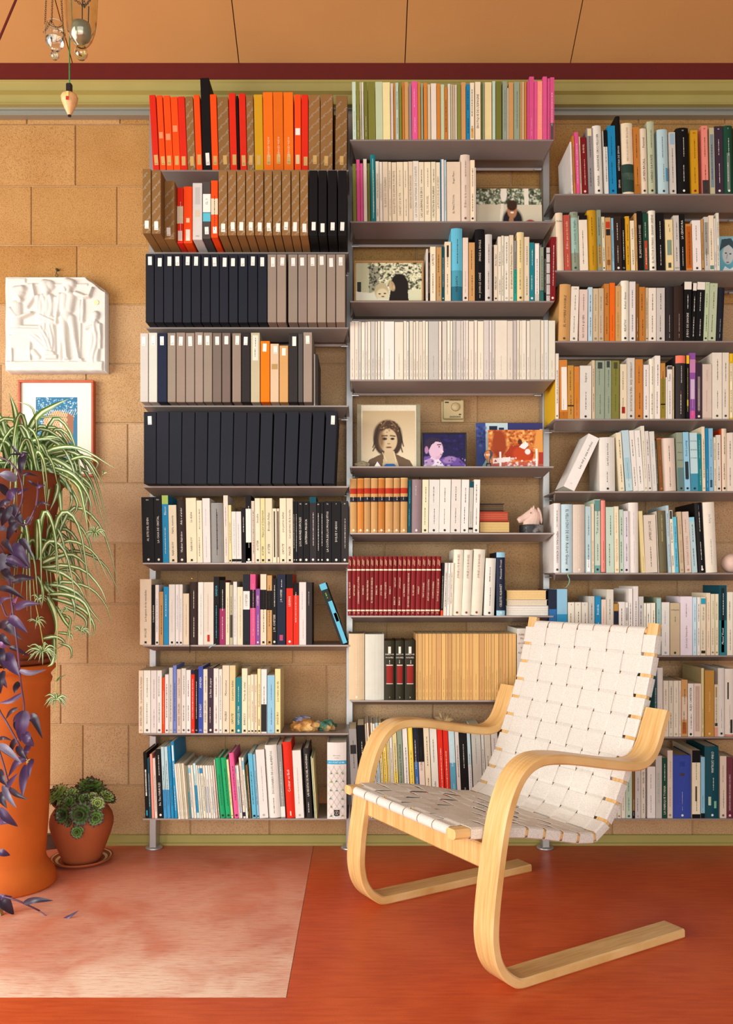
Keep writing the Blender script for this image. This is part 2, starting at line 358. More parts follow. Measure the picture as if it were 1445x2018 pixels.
for px, lab in ((302, 'aluminium bookcase upright nearest the succulent pot'), (689, 'middle aluminium bookcase upright between box rows and booklets'), (1076, 'aluminium bookcase upright behind the armchair, foot under its seat')):
    x = X(px, -0.055); e = empty('shelf_post', (x, -0.043, 0)); tag(e, lab, 'post', 'uprights of the bookcase')
    box('upright', -0.0125, 0.0125, -0.02, 0.038, 0.006, 2.62, M['alu_light'], e, bev=0.002)
    v, f = lathe([(0, 0), (0.030, 0), (0.031, 0.004), (0.026, 0.009), (0.014, 0.011), (0.0, 0.011)], 32); mesh('foot_disc', v, f, M['alu_light'], e, smooth=True)
# ------------------------------------------------------------------ books and boxes
PAL = dict(wi=('maroon', '6a343c'), bq=('brick red', 'b4503f'), do=('dark olive', '2f2c1c'), se=('straw tan', 'd6aa68'), w=('white', 'e2ddd2'), iv=('ivory', 'e2dac6'), cr=('cream', 'e6d8b8'), yc=('pale yellow', 'e2d298'), be=('beige', 'cdb793'), tn=('tan', 'c4965c'), kr=('kraft brown', 'c6985e'), pk=('pale pinkish', 'dccab8'),
    lg=('pale grey', 'c9c5ba'), gy=('grey', '8f8c88'), dg=('dark grey', '4c4744'), bk=('black', '131111'), ch=('charcoal', '2e2a29'), nv=('navy', '1d2438'), nb=('blue-black', '1f2129'), bl=('blue', '1f86b4'), lb=('light blue', '8cbfd4'),
    cy=('cyan', '5fb4cc'), te=('teal', '1d7f88'), dt=('dark teal', '0f4a55'), ol=('olive', '7f8038'), og=('olive green', '6d7030'), pg=('pale green', 'b9c4a0'), gg=('grey-green', '8d9a82'), mi=('mint', 'bcd2bc'), gn=('green', '1f9a5e'),
    dk=('dark green', '1d4634'), yw=('yellow', 'f0c220'), mu=('mustard', 'c9981c'), og2=('orange', 'e46a16'), oo=('amber', 'c47d34'), or_=('red-orange', 'ee4a12'), rd=('red', 'd92a16'), dr=('dark red', '7e1a1c'), ma=('magenta', '9c2f60'),
    pi=('pink', 'd9568a'), sa=('salmon', 'ee8f80'), pu=('purple', '8a4f9c'), dp=('dark purple', '3c2b38'), lv=('pale lilac', 'd8d1d6'), vi=('violet-blue', '6f7fc0'), ub=('cobalt blue', '3c50a8'), br=('brown', '7d5426'), db=('dark brown', '33241e'),
    bw=('brown', '7c5423'), bn=('printed brown', '8a6438'), tp=('taupe', '948474'), dtp=('dark taupe', '75675c'), gb=('greenish beige', 'bdb694'), oc=('ochre', 'c08a3c'), mv=('mauve', '8f7a7c'), lbw=('icy blue', 'bcd6da'), or2=('bright orange', 'f2740c'))
NAMES = {'b': ('archive_box', 'box', 'box'), 'h': ('hardcover_book', 'hardback', 'book'), 'p': ('paperback_book', 'paperback', 'book'), 's': ('booklet', 'booklet', 'booklet')}
LOGO_V = [(-.5, 0), (-.22, 0), (-.15, .2), (.15, .2), (.22, 0), (.5, 0), (.5, 1), (-.5, 1)]
def spine_profile(th, kind):
    if kind == 'h':
        b = min(0.006, th*0.16); return [(-th/2+th*i/6, b*(2*i/6-1)**2) for i in range(7)]
    return [(-th/2, 0.0), (th/2, 0.0)]
def u_shell(th, h, d, c, kind):
    sp = spine_profile(th, kind); O = [(-th/2, d)]+sp+[(th/2, d)]
    I = [(-th/2+c, d)]+[(max(-th/2+c, min(th/2-c, x)), y+c) for x, y in sp]+[(th/2-c, d)]
    n = len(O); v = [(x, y, z) for z in (0, h) for x, y in O+I]; m = 2*n; f = []
    for i in range(n-1):
        f += [(i, i+1, m+i+1, m+i), (n+i+1, n+i, m+n+i, m+n+i+1), (i+1, i, n+i, n+i+1), (m+i, m+i+1, m+n+i+1, m+n+i)]
    f += [(0, m, m+n, n), (n-1, 2*n-1, m+2*n-1, m+n-1)]
    return v, f
def strip(th, kind, z0, z1, off, w=1.0, xc=0.0):
    sp = [(x*w+xc, y-off) for x, y in spine_profile(th, kind)]; n = len(sp)
    v = [(x, y, z) for z in (z0, z1) for x, y in sp]
    return v, [(i, i+1, n+i+1, n+i) for i in range(n-1)]
def slip(x0, x1, z0, z1, y, t=0.0004): return boxvf(x0, x1, y-t, y, z0, z1)
def lum(c): r, g, b = lin(c); return 0.2*r+0.7*g+0.1*b
_pat = {}
def negra(th, h):
    k = (round(th, 3), round(h, 2))
    if k not in _pat:
        co, fs, w = text_vf('negra'); parts = []; z = 0.012; i = 0; a = math.radians(52); sz = 0.0115
        while z < h-0.012:
            for cx in ((-th*0.25,) if i % 2 else (th*0.25,)):
                v = [(cx+float(p[0]*math.cos(a)-p[1]*math.sin(a))*sz, -0.0003, z+float(p[0]*math.sin(a)+p[1]*math.cos(a))*sz) for p in co]
                v = [(max(-th/2+.0006, min(th/2-.0006, q[0])), q[1], q[2]) for q in v]; parts.append((v, fs))
            z += 0.019; i += 1
        v, f = merge(*parts); me = bpy.data.meshes.new('printed_pattern'); me.from_pydata(v, [], f); me.materials.append(M['ink']); _pat[k] = me
    return _pat[k]
used_labels = {}
ORD = 'first second third fourth fifth sixth seventh eighth ninth tenth eleventh twelfth thirteenth fourteenth fifteenth sixteenth seventeenth eighteenth nineteenth'.split()
TENS = {2: 'twenty', 3: 'thirty', 4: 'forty', 5: 'fifty'}
TENTH = {2: 'twentieth', 3: 'thirtieth', 4: 'fortieth', 5: 'fiftieth'}
def ordinal(n): return ORD[n-1] if n < 20 else (TENTH[n//10] if n % 10 == 0 else TENS[n//10]+'-'+ORD[n % 10-1])
def book(spec, ctx):
    """spec: 'x0 x1 top colour kind [options] | text / text'   (pixels of the crop; options a n# d B.. S.. L.. t.. D.. q..)"""
    head, _, txt = spec.partition('|'); tk = head.split(); x0, x1, top = map(float, tk[:3]); cn, chx = PAL[tk[3]]; kind = tk[4]; opts = tk[5:]
    o_ = {a[0]: a[1:] for a in opts if a[0] not in 'BS'}; bands = [a[1:].split(',') for a in opts if a[0] in 'BS']
    ox, oy, s = ctx['crop']; r = random.Random(ctx['row']+head)
    zs = SZ[ctx['row']]; ov = ctx['ov'] if 'o' not in o_ else float(o_['o'])/100
    y = SF-ov+r.uniform(0.0, 0.003 if ov == 0 else 0.004); fr = (x0-ctx['xa'])/max(1, ctx['xb']-ctx['xa'])
    lean = ctx['lean'][0]+(ctx['lean'][1]-ctx['lean'][0])*fr if 'l' not in o_ else float(o_['l'])
    X0, X1 = X(ox+x0/s, y), X(ox+x1/s, y); th = max(0.0022, X1-X0-0.0006); h = Zc(oy+top/s, y)-zs-0.0006
    a = math.radians(lean); h /= math.cos(a); th2 = th*math.cos(a)
    if 'D' in o_: d = float(o_['D'])/100
    else: d = {'b': 0.235, 'h': 0.155, 'p': 0.135, 's': 0.15}[kind]+r.uniform(-.008, .008)
    if kind == 'b': d = min(d, -0.03-y)
    d = min(d, -0.024-y)
    sh = math.tan(a)*h*math.cos(a); xl = X0+sh
    nm, word, cat = NAMES[kind]
    th = th2
    if 'prev' in ctx and abs(ctx['prev'][3]-y) < 0.2:                       # stay clear of the neighbour on the left
        pr_, pt, ph_, _ = ctx['prev']; hm = min(h, ph_); need = max(pr_-xl, pr_-hm*pt-(xl-hm*math.tan(a)))+0.0004
        if need > 0: xl += need; th = max(0.002, th-need)
    ctx['prev'] = (xl+th/math.cos(a), math.tan(a), h, y)
    jf = r.uniform(-.05, .04); jit = tuple(max(0, min(255, int(int(chx[i:i+2], 16)*(1+jf+r.uniform(-.012, .012))))) for i in (0, 2, 4)); hexc = '%02x%02x%02x' % jit
    pivx = th/2 if lean >= 0 else -th/2
    px = xl if lean >= 0 else xl+th
    loc = (px, y, zs+0.0004); rot = (0, -a, 0)
    sm = kind == 'h'
    if kind == 'b':
        bm = box_bm(-th/2, th/2, 0, d, 0, h, 0.0016, 2); root = bm_obj(nm, bm, M['board'], color=hexc); piv = pivx
    else:
        c = 0.0022 if kind == 'h' and th > 0.009 else min(0.0009, th*0.2)
        v, f = u_shell(th, h, d, c, kind); root = mesh(nm, v, f, M['cloth' if 'c' in o_ else 'cover'], color=hexc); piv = pivx
        ins = 0.003 if kind == 'h' else 0.0006
        pc = o_.get('p', 'dccaa6' if kind == 'p' else 'd8cbb0')
        v, f = boxvf(-th/2+c*1.02, th/2-c*1.02, c*1.5+(min(0.006, th*.16) if kind == 'h' else 0), d-ins, ins, h-ins); mesh('page_block', [(q[0]+piv, q[1], q[2]) for q in v], f, M['pages'], root, color=pc)
    # move the origin to the corner the book rests on
    off = Vector((piv, 0, 0)); root.location = loc; root.rotation_euler = rot
    root.delta_location = (0, 0, 0)
    for vv in root.data.vertices: vv.co += off
    kids = []
    def kid(name, vf, m, col): 
        vv, f = vf; k = mesh(name, [(p[0]+piv, p[1], p[2]) for p in vv], f, M[m], root, color=col); kids.append(k); return k
    for b in bands:
        q = PAL[b[2]][1] if b[2] in PAL else b[2]
        kid('spine_band', strip(th, kind, float(b[0])*h, float(b[1])*h, 0.0003, float(b[3]) if len(b) > 3 else 0.995, float(b[4])*th if len(b) > 4 else 0), 'ink', q)
    dark = lum(hexc) < 0.22
    tcol = PAL[o_['t']][1] if o_.get('t') in PAL else o_.get('t', 'e6dfcf' if dark else ('35302c' if kind != 's' else '8a8070'))
    yf = -0.0007
    if 'P' in o_:                                          # word pattern printed all over the brown boxes
        k = bpy.data.objects.new('printed_pattern', negra(th, h)); k.color = (*lin('a99a84'), 1); link(k, root); k.location.x = piv
    if 'L' in o_ or 'U' in o_:                             # paper label stuck on a box
        lo = 'L' in o_; pc = o_.get('L') or o_.get('U') or 'e6e2d6'; w = min(th*0.62, 0.0125); lh = h*r.uniform(0.115, 0.14)
        zc = h*r.uniform(0.115, 0.14) if lo else h*r.uniform(0.875, 0.905); xo = r.uniform(-.08, .12)*th; tl = r.uniform(-.04, .04)
        vv, f = slip(-w/2, w/2, -lh/2, lh/2, -0.0002)
        vv = [(p[0]*math.cos(tl)-p[2]*math.sin(tl)+xo, p[1], p[0]*math.sin(tl)+p[2]*math.cos(tl)+zc) for p in vv]; kid('paper_label', (vv, f), 'ink', pc)
        if r.random() < 0.75:
            parts = [dashes(zc-lh*0.36+i*0.004, xo-w*0.32, xo+w*0.36, 0.0022, -0.0008, r, True) for i in range(r.choice((1, 1, 2)))]; kid('handwriting', merge(*parts), 'ink', '4a4540')
    if 'T' in o_:                                          # pieces of old tape
        vv, f = slip(-th*.36, th*.3, h*float(o_['T']), h*(float(o_['T'])+.085), -0.0001); kid('tape', (vv, f), 'ink', 'e88a5e')
    if 'V' in o_:                                          # a cover of another colour
        vv = [(-th/2-.0002, 0.0004, 0), (-th/2-.0002, d, 0), (-th/2-.0002, d, h), (-th/2-.0002, 0.0004, h)]; kid('cover_panel', (vv, [(0, 1, 2, 3)]), 'ink', o_['V'])
    zb = 0.04*h; zt_ = 0.94*h
    if 'n' in o_:
        vf = place_text(o_['n'], 0, h*0.955, min(0.0065, th*0.75), 'h', yf, th*0.86); kid('spine_number', vf, 'ink', tcol); zt_ = 0.90*h
    if 'm' in o_:
        vf = place_text(o_['m'], 0, h*0.045, min(0.0075, th*0.7), 'h', yf, th*0.86); kid('spine_number', vf, 'ink', tcol); zb = 0.10*h
    if 'a' in o_:
        w = min(th*0.55, 0.007); kid('publisher_mark', ([(p*w, yf, 0.018*h+q*w*1.1) for p, q in LOGO_V], [tuple(range(8))]), 'ink', '1c1a18'); zb = 0.10*h
    if 'k' in o_:
        w = min(th*0.5, 0.008); kid('publisher_mark', ([(w/2*math.cos(i*math.pi/5), yf, 0.045*h+w/2*math.sin(i*math.pi/5)) for i in range(10)], [tuple(range(10))]), 'ink', tcol); zb = 0.11*h
    if 'Z' in o_: zt_ = float(o_['Z'])*h
    if 'z' in o_: zb = float(o_['z'])*h
    segs = [q.strip() for q in txt.split('/')] if txt.strip() else (['~'] if kind in 'ph' else (['-'] if kind == 's' and 'x' not in o_ else []))
    mode = 'd' if 'd' in o_ else ('h' if 'h' in o_ else 'u')
    if mode == 'd': segs = segs[::-1]
    if segs:
        wt = [max(6, len(q)) if q not in '~-' else 12 for q in segs]; tot = sum(wt); L = zt_-zb; z = zb; parts = []
        for q, w_ in zip(segs, wt):
            l = L*w_/tot; zc = z+l/2
            if mode == 'h' and q not in '~-': parts.append(place_text(q, 0, zc, min(float(o_.get('h') or 9)/1000, l*0.9), 'h', yf, th*0.86))
            elif q == '~': parts.append(dashes(r.uniform(-.08, .08)*th, z+l*r.uniform(.08, .2), z+l*r.uniform(.75, .92), min(th*0.28, 0.0032), yf, r))
            elif q == '-': parts += [dashes(0, zb+L*.02, zb+L*.10, min(th*.25, .0016), yf, r), dashes(0, zb+L*.14, zb+L*r.uniform(.3, .55), min(th*.25, .0016), yf, r)]
            else: parts.append(place_text(q, 0, zc, min(th*0.62, float(o_.get('f', 9.5))/1000), mode, yf, l*0.93, italic=0.22 if 'i' in o_ else 0))
            z += l
        if '-' in segs: kid('spine_title', merge(*parts), 'ink', tcol)
        else:
            for q in parts: kid('spine_title', q, 'ink', tcol)
    ctx['n'] += 1
    title = ctx_title = ''
    if 'q' in o_: title = o_['q'].replace('_', ' ')
    ph = PHR[ctx['row']]
    if title: lab = '%s %s %s, %s' % (cn, word, title, ph)
    else: lab = '%s %s, %s from left on %s' % (cn, word, ordinal(ctx['n']), ph)
    if lab in used_labels: lab = '%s %s, %s from left on %s' % (cn, word, ordinal(ctx['n']), ph)
    used_labels[lab] = 1
    tag(root, lab, cat, {'b': 'boxes', 's': 'booklets'}.get(kind, 'books')+' on the '+ph)
    return root
def row(key, crop, lean, data, ov=0.0):
    lines = [q.strip() for q in data.strip().splitlines() if q.strip()]
    ctx = dict(row=key, crop=crop, lean=lean, ov=ov, n=0, xa=float(lines[0].split()[0]), xb=float(lines[-1].split()[0]))
    return [book(q, ctx) for q in lines]
A, B, Cc = 1445/430, 1445/365, 1445/265
row('L1', (270, 140, A), (3.0, -0.6), """
80 123 158 rd b Lc9a060
128 168 160 or_ b Lc9a060 T0.42
173 219 162 or_ b Lc9a060 T0.40
222 268 170 or_ b Lc9a060 T0.52
269 316 168 rd b Lc9a060
318 371 168 bn b P Lc9a060
374 415 157 or_ b Lc9a060
418 478 45 bk b L
482 526 153 or_ b Lc9a060
530 604 172 bn b P Lc9a060
607 653 145 rd b Lc9a060
657 671 162 bk b
674 719 147 rd b Lc9a060
722 770 160 bn b P Lc9a060
774 831 154 mu b Lc9a060
834 899 138 og2 b Lc9a060 d z0.14 Z0.45 tf0c8a0 | AGFA-GEVAERT
902 967 137 og2 b Lc9a060 d z0.14 Z0.45 tf0c8a0 | AGFA-GEVAERT
970 1035 138 og2 b Lc9a060 d z0.14 Z0.45 tf0c8a0 | AGFA-GEVAERT
1043 1087 153 or_ b Ld8c090 S0.46,0.55,e8e2d4,0.7
1090 1135 155 rd b Lc9a060
1138 1214 155 bn b P Lc9a060
1217 1299 152 bn b P Lc9a060
1318 1396 162 bn b P Lc9a060 D15
""")
row('L2', (270, 320, A), (0, 0), """
36 94 42 bn b P L o15.5
97 160 50 bn b P L o15.5
164 250 122 bn b P L o11
266 307 165 rd b o8 S0.35,0.66,d8c8a8 B0.04,0.22,e2dccb,0.7 | ~
309 367 158 or_ b o8 S0.04,0.24,e2dccb,0.5 B0.36,0.44,f0c8a0,0.4
369 434 135 lg b o10.5 S0.62,0.92,b4b0aa,0.5 B0.40,0.52,c8b8a0,0.5 t55504a z0.02 Z0.1 h6 | 1992
437 489 126 dg b o11.5 L S0.45,0.78,e6e2d6 B0.30,0.46,58b4c4 z0.5 Z0.78 t222222 | CL. 1
491 537 118 or_ b o12.5 L S0.40,0.68,d8c8a8 | ~
541 599 50 bn b P L
603 659 50 bn b P L
663 719 50 bn b P L
723 778 50 bn b P L
782 839 50 bn b P L
843 897 50 bn b P L
901 957 50 bn b P L
961 1019 50 bn b P L
1023 1077 50 bn b P L
1081 1135 50 bn b P L
1140 1198 52 bk b L
1202 1259 52 bk b L
1265 1326 52 bk b L
1332 1390 52 bk b L
""", ov=0.14)
row('L3', (270, 480, A), (0, 0), '\n'.join('%d %d 68 nb b U' % q for q in ((57, 114), (117, 176), (179, 239), (242, 299), (302, 359), (362, 423), (427, 485), (488, 545), (548, 606), (610, 669), (673, 734), (737, 799), (802, 862)))+'\n'+
    '\n'.join('%d %d 70 tp b U' % q for q in ((866, 925), (928, 989), (1003, 1065), (1069, 1128), (1131, 1192), (1196, 1254), (1258, 1316), (1320, 1380))), ov=0.055)
row('L4', (270, 630, A), (0, 0), """
22 75 88 lg b U
78 135 85 lg b U
138 200 88 nv b U
203 258 86 tp b U
261 321 84 tp b U
324 382 86 tp b U
385 439 82 tp b U
442 499 84 tp b U
502 560 86 dtp b U
564 620 86 dtp b U
632 690 88 tp b U
694 751 86 ch b U
755 815 85 gb b S0.60,0.96,dcd4c0,0.6 z0.62 Z0.94 | ~/~
819 881 140 or2 b U
884 941 158 be b U S0.56,0.65,ad8c58,0.7
944 1003 170 kr b U
1006 1066 88 ch b U
1069 1100 92 dg b
1103 1161 82 tp b U
1170 1200 228 dg b D20 o0 S0,1,d8d0c0,0.3,-0.3
""", ov=0.055)
row('L5', (270, 790, A), (0, -2.6), '\n'.join('%d %d %d nb b%s' % (a, b, t, ' U' if i in (0, 14) else '') for i, (a, b, t) in enumerate(((45, 128, 72), (131, 213, 70), (216, 298, 70), (301, 385, 72), (388, 470, 70), (474, 555, 69), (559, 641, 70), (645, 729, 72), (732, 815, 73), (822, 902, 74), (911, 988, 74), (994, 1075, 69), (1083, 1161, 72), (1169, 1247, 72), (1256, 1330, 69)))), ov=0.065)
row('L6', (270, 950, A), (1.3, 0), """
28 108 100 bk p n496 k qtitled_Al_este_del_Edén | AL ESTE DEL EDEN
110 163 98 bk p n760 k qtitled_La_casa_de_cristal | LA CASA DE CRISTAL
164 206 88 bl p S0.87,1,a8c060 qtitled_Blancor | ~/Blancor
208 260 152 cr p a i qtitled_Habla_memoria | NABOKOV/Habla, memoria
263 321 122 db h k i te8e2d8 qtitled_Ada_o_el_ardor | Vladimir Nabokov/Ada o el ardor
323 391 105 cr p a i qtitled_La_dádiva | NABOKOV/La dádiva
394 430 122 cr p | ~/~
432 482 107 w p tc0b8c8 | ~/~
484 568 138 gy h S0.12,0.9,22262e,0.2 D14 | ~
572 602 88 iv p tb08090 | ~/~
604 624 152 yc p a i qtitled_La_leyenda_del_santo_bebedor | La leyenda del santo bebedor
626 655 195 w p B0.02,0.07,bk tb4aeb4 | ~
656 690 195 w p B0.02,0.07,bk tb4aeb4 | ~
692 717 170 bk p z0.5 | ~
719 755 88 bk p B0,0.8,e8e4d8 S0.02,0.3,7fc0cc k
757 778 125 pk p | ~
780 815 107 cr p a i qtitled_Invisible | AUSTER/Invisible
817 847 107 yc p a i qtitled_Viajes_por_el_Scriptorium | AUSTER/Viajes por el Scriptorium
849 895 107 cr p a i qtitled_Brooklyn_Follies | AUSTER/Brooklyn Follies
897 923 175 cr p S0.1,0.95,3a2e28,0.35 | ~
925 943 175 cr p S0.1,0.95,3a2e28,0.45 | ~
945 988 107 cr p a i qtitled_Los_perros_ladran | CAPOTE/Los perros ladran
990 1032 107 cr p a i qtitled_Los_ejércitos_de_la_noche | MAILER/Los ejércitos de la noche
1034 1047 127 bk p k | ~
1048 1063 127 bk p k | ~
1065 1099 127 bk p n94 k qtitled_Los_amores_difíciles | LOS AMORES DIFICILES
1101 1141 127 bk p n64 k qtitled_Linterna_mágica | LINTERNA MAGICA
1143 1188 98 ch p k B0.91,1,dt | ~
1190 1213 130 bk p n40 k | ~
1215 1236 130 bk p k | ~
1238 1288 127 bk p n12 k qtitled_La_costa_de_los_mosquitos | LA COSTA DE LOS MOSQUITOS
1290 1351 127 bk p n7 k qtitled_Dulce_y_adiós | DULCE Y ADIOS
1354 1400 125 ch p n15 k | ~
""")
row('L7', (270, 1110, A), (0, 0), """
20 96 105 cr p a i qtitled_La_hoguera_de_las_vanidades D15.5 | WOLFE/La hoguera de las vanidades
98 120 143 bk p a i qtitled_La_Izquierda_Exquisita | La Izquierda Exquisita
122 146 143 w p a t7fa8c0 | ~
148 175 188 tn p | ~
177 210 155 bl p z0.4 tdceaf0 | ~
212 253 140 w p a tc8b8b0 | ~
255 279 140 w p a t90b4cc | ~
280 303 140 w p a t90b4cc | ~
305 345 200 cr p tb09c80 | ~
347 405 123 db h | ~/~
406 440 125 w p tb8b0a8 | ~
441 508 125 iv p S0.05,0.16,c03018,0.25 tb8a888 | ~
509 545 88 bk p B0.25,0.6,bk t58b4cc qwith_cyan_lettering | ~/GANDIA
547 586 112 ma p S0.56,1,bk qtopped_with_black | ~/~
588 613 127 cr p ta89878 | ~
615 636 143 gb p S0.12,0.5,4a4638,0.8 | ~
638 663 122 w p ta8a8b0 | ~
664 702 157 cr p tc08878 | ~
703 748 72 nb p S0.5,0.76,w a qwith_square_white_block t222222 z0.5 Z0.76 | COETZEE
750 786 72 pi p S0.52,0.78,bk te8a0b8 qwith_black_middle_band | ~
788 815 168 pu p k | ~/COETZEE
818 858 72 cr p S0.5,0.78,bk a B0.5,0.51,w qwith_black_middle_band | ~
862 895 80 tn p S0.5,0.78,bk a qwith_black_middle_band | ~
896 926 100 bk p k | J. M. COETZEE/~
928 985 72 nv p S0.06,0.14,b04a70,0.4 Z0.96 z0.6 | J. M. COETZEE/~
990 1034 72 rd p S0.8,1,bk k z0.45 Z0.78 | LESSING
1037 1073 130 rd p S0.8,1,bk z0.3 | ~
1075 1121 125 w p tb8a8c0 | ~/~
1123 1160 127 ch p z0.6 tb0a898 | ~
""")
row('L8', (270, 1280, A), (0, 0), """
12 43 138 cr p m62 t6a6258 | ANDREA CAMILLERI/La paciència de l'aranya
45 90 138 w p k t604848 | ~/~
92 131 138 w p t8a8080 | ~/~
133 165 138 w p k t604848 | ~/~
167 184 185 or_ p te8c890 | ~
186 211 165 w p k | ~
213 238 120 lg p m62 t6a6258 | ~
240 263 105 vi p m62 | ~
265 293 130 pk p m62 t7a5a50 | ANDREA CAMILLERI/L'excursió a Tindari
295 325 125 w p k t604848 | ~/~
327 357 135 w p k t604848 | ~/~
359 383 135 rd p m62 S0.93,1,nv | ~
385 405 130 bk p m62 | ~
407 438 112 ub p m62 | EXCURSIÓ/ANDREA
440 468 130 iv p m62 t5a5048 | ANDREA CAMILLERI/~
470 506 120 dp p k i qtitled_La_lluna_de_paper | ~/La lluna de paper
508 541 125 w p k t804848 | ~/~
543 565 130 w p k S0.6,0.9,c83a28,0.1 t808898 | ~
567 612 105 cr p a i qtitled_Microcosmos | MAGRIS/Microcosmos
614 653 105 yc p a i qtitled_Los_perros_ladran | CAPOTE/Los perros ladran
655 693 185 te p k qtitled_Nápoles_1944 | NAPOLES 1944/~
695 732 125 cr p a i qtitled_Tierras_de_cristal | BARICCO/Tierras de cristal
734 753 170 cr p a i tb07040 | ~
754 775 165 cr p a i tb07040 | ~/El mismo
777 797 165 cr p a i tb07040 | ~/El cuerpo
799 821 128 yc p a i qtitled_El_perfeccionista_en_la_cocina | BARNES/El perfeccionista en la cocina
823 860 130 w p m62 S0.02,0.45,2a2828,0.96 | ~
863 913 170 lb p m62 t3f6f90 | ~/~
915 951 128 yc p a i qtitled_Los_restos_del_día D14 | ISHIGURO/Los restos del día
""")
row('L9', (270, 1430, A), (2.2, 4.5), """
40 66 178 bk h l2 S0.34,0.74,e4dccc,0.7 B0.04,0.12,2a9ab8,0.7 t2a2420 z0.36 Z0.74 qAPREN_A_CONDUIR_with_white_arrow | APREN A CONDUIR
68 83 215 dt p l2 | ~
85 101 188 sa s l2 x
103 121 215 pk p l2.2 | ~
122 156 155 bk p l2.4 k qtitled_No_tinc_paraules | No Tinc PARAULES/~
158 178 140 lbw p l2.5 B0,0.4,3a8fc4 | ~
180 201 140 lbw p l2.7 B0,0.4,3a8fc4 | ~
203 222 135 bl p l3 | ~
224 244 105 bl p l3 D19 tdceaf0 S0.75,0.95,e8f0ec,0.5 | ~/~
246 258 255 iv s l4.5 D19 o1
259 270 252 iv s l4.5 D19 o1
271 283 250 iv s l4.5 D19 o1
284 296 250 gb s l4.5 D19 o1
297 309 250 iv s l4.5 D19 o1
311 322 262 gb s l4.5
324 335 265 gg s l4.3 S0,0.5,4a9aa4
337 352 262 w p l4.3 S0.85,0.95,7fc0d4 | ~
354 369 262 iv s l4.3
371 387 250 lbw p l4.3 S0.1,0.6,2f8fbe | ~
389 400 262 iv s l4.3
402 413 264 w s l4.3 S0.85,0.95,7fc0d4
415 432 264 iv p l4.4 S0.85,0.95,3f7fb0 | ~
434 449 264 iv p l4.4 S0.1,0.6,3f68a0,0.3 | ~
451 466 264 w p l4.4 S0.1,0.6,3f68a0,0.3 | ~
468 480 264 iv s l4.5
482 494 264 w p l4.5 S0.1,0.6,4fb4cc,0.3 | ~
496 508 264 pk s l4.6
510 515 225 iv s l4.8
517 552 215 gn h l5.2 k | ~
554 590 213 gn h l5.2 k | ~
592 606 225 yc p l5 k | ~
608 640 182 pi h l5 k | ~
642 654 264 w p l4.5 S0.85,0.95,7fc0d4 | ~
656 672 264 w p l4.5 S0.1,0.6,3f68a0,0.3 | ~
674 690 212 pk p l4.5 S0.03,0.1,nv | ~
692 706 212 w p l4.5 S0.8,0.95,8ab0c4 | ~
708 718 250 dk s l4.4
720 733 262 br p l4.4 | ~
735 764 185 cy p l4 a D16 | ~
766 783 190 lb p l4 a | ~
785 843 160 w p l3.6 k ta8a098 | ~
846 925 130 w h l3.4 qtitled_Diccionario_de_los_alimentos | ~/DICCIONARIO DE LOS ALIMENTOS
928 958 128 gy p l3.2 S0.02,0.16,e0dcd2 te0dcd2 | ~
961 1022 110 rd h l3.4 S0.03,0.09,e8d8b8,0.4 qtitled_Cocinar_es_fácil f12 | Cocinar es fácil
1025 1085 165 w p l3 k tb0a8a0 | ~
1100 1138 150 ch h l3.2 qtitled_Las_recetas | ~/LAS RECETAS DE MICHEL MONTIGNAC
1150 1158 205 pg s l3.8 D16
1160 1167 215 yc s l3.8 D16
1260 1388 112 w h l0 o1.0 D17 B0.715,0.765,3fa4c8 z0.71 Z0.77 te8f4f4 h7 qof_plant_remedies_with_blue_band | PIO FONT QUER
""")
row('M1', (680, 130, A), (0.8, -0.2), """
47 71 105 mi s
74 94 103 ol s
97 108 107 gb s
111 121 107 w s x
124 149 105 og s
152 199 105 ol s x
201 248 105 pg s x
249 298 108 yc s qwith_black_emblem x
301 319 115 pk s x
322 333 112 oo s x
334 354 110 mi s t4a6a50 | ~/~
356 375 108 ol s x
378 392 106 oo s x
393 419 105 tn s x
421 440 122 mv s x
442 480 102 pi s tf0c8d0 | ~/~
481 500 105 oo s x
503 517 112 gg s x
521 545 110 oo s x
547 566 122 be s x
569 605 115 iv s x
607 632 117 oo s x
634 657 122 pg s x
658 681 140 oo p | ~
682 697 118 iv s x
699 714 122 gb s x
715 728 125 be s x
730 741 125 iv s x
743 768 122 ol s x
770 800 107 tn s x
803 827 120 bl s t0c3a58 | ~/~
829 857 110 cr p D14 S0.02,0.2,d0a050,0.6 t2c281c q10_18_with_yellow_foot | 10 18/~
862 899 105 cr p f10 qtitled_Érotique_de_l'Espagne | ÉROTIQUE DE L'ESPAGNE
903 912 108 og s x
914 923 108 gg s x
925 972 107 yc s qwith_black_emblem x
977 997 100 mi s x
1000 1038 102 og s x
1044 1075 100 gg s t6a7868 | ~
1077 1083 145 w s x
1085 1117 107 tn s x
1120 1158 105 gg s t6a7060 | ~
1160 1173 105 tn s x
1175 1187 105 be s x
1189 1203 105 oo s x
1205 1221 100 pi s x
1222 1253 70 pi s tf4c0d0 | -
1255 1275 100 pi s
1276 1309 100 sa s tf8d0b8 | ~
1311 1339 70 pi s
1341 1358 82 pi s
1360 1388 75 pi s S0,0.27,5a4a48,0.8 qwith_dark_foot | ~
""")
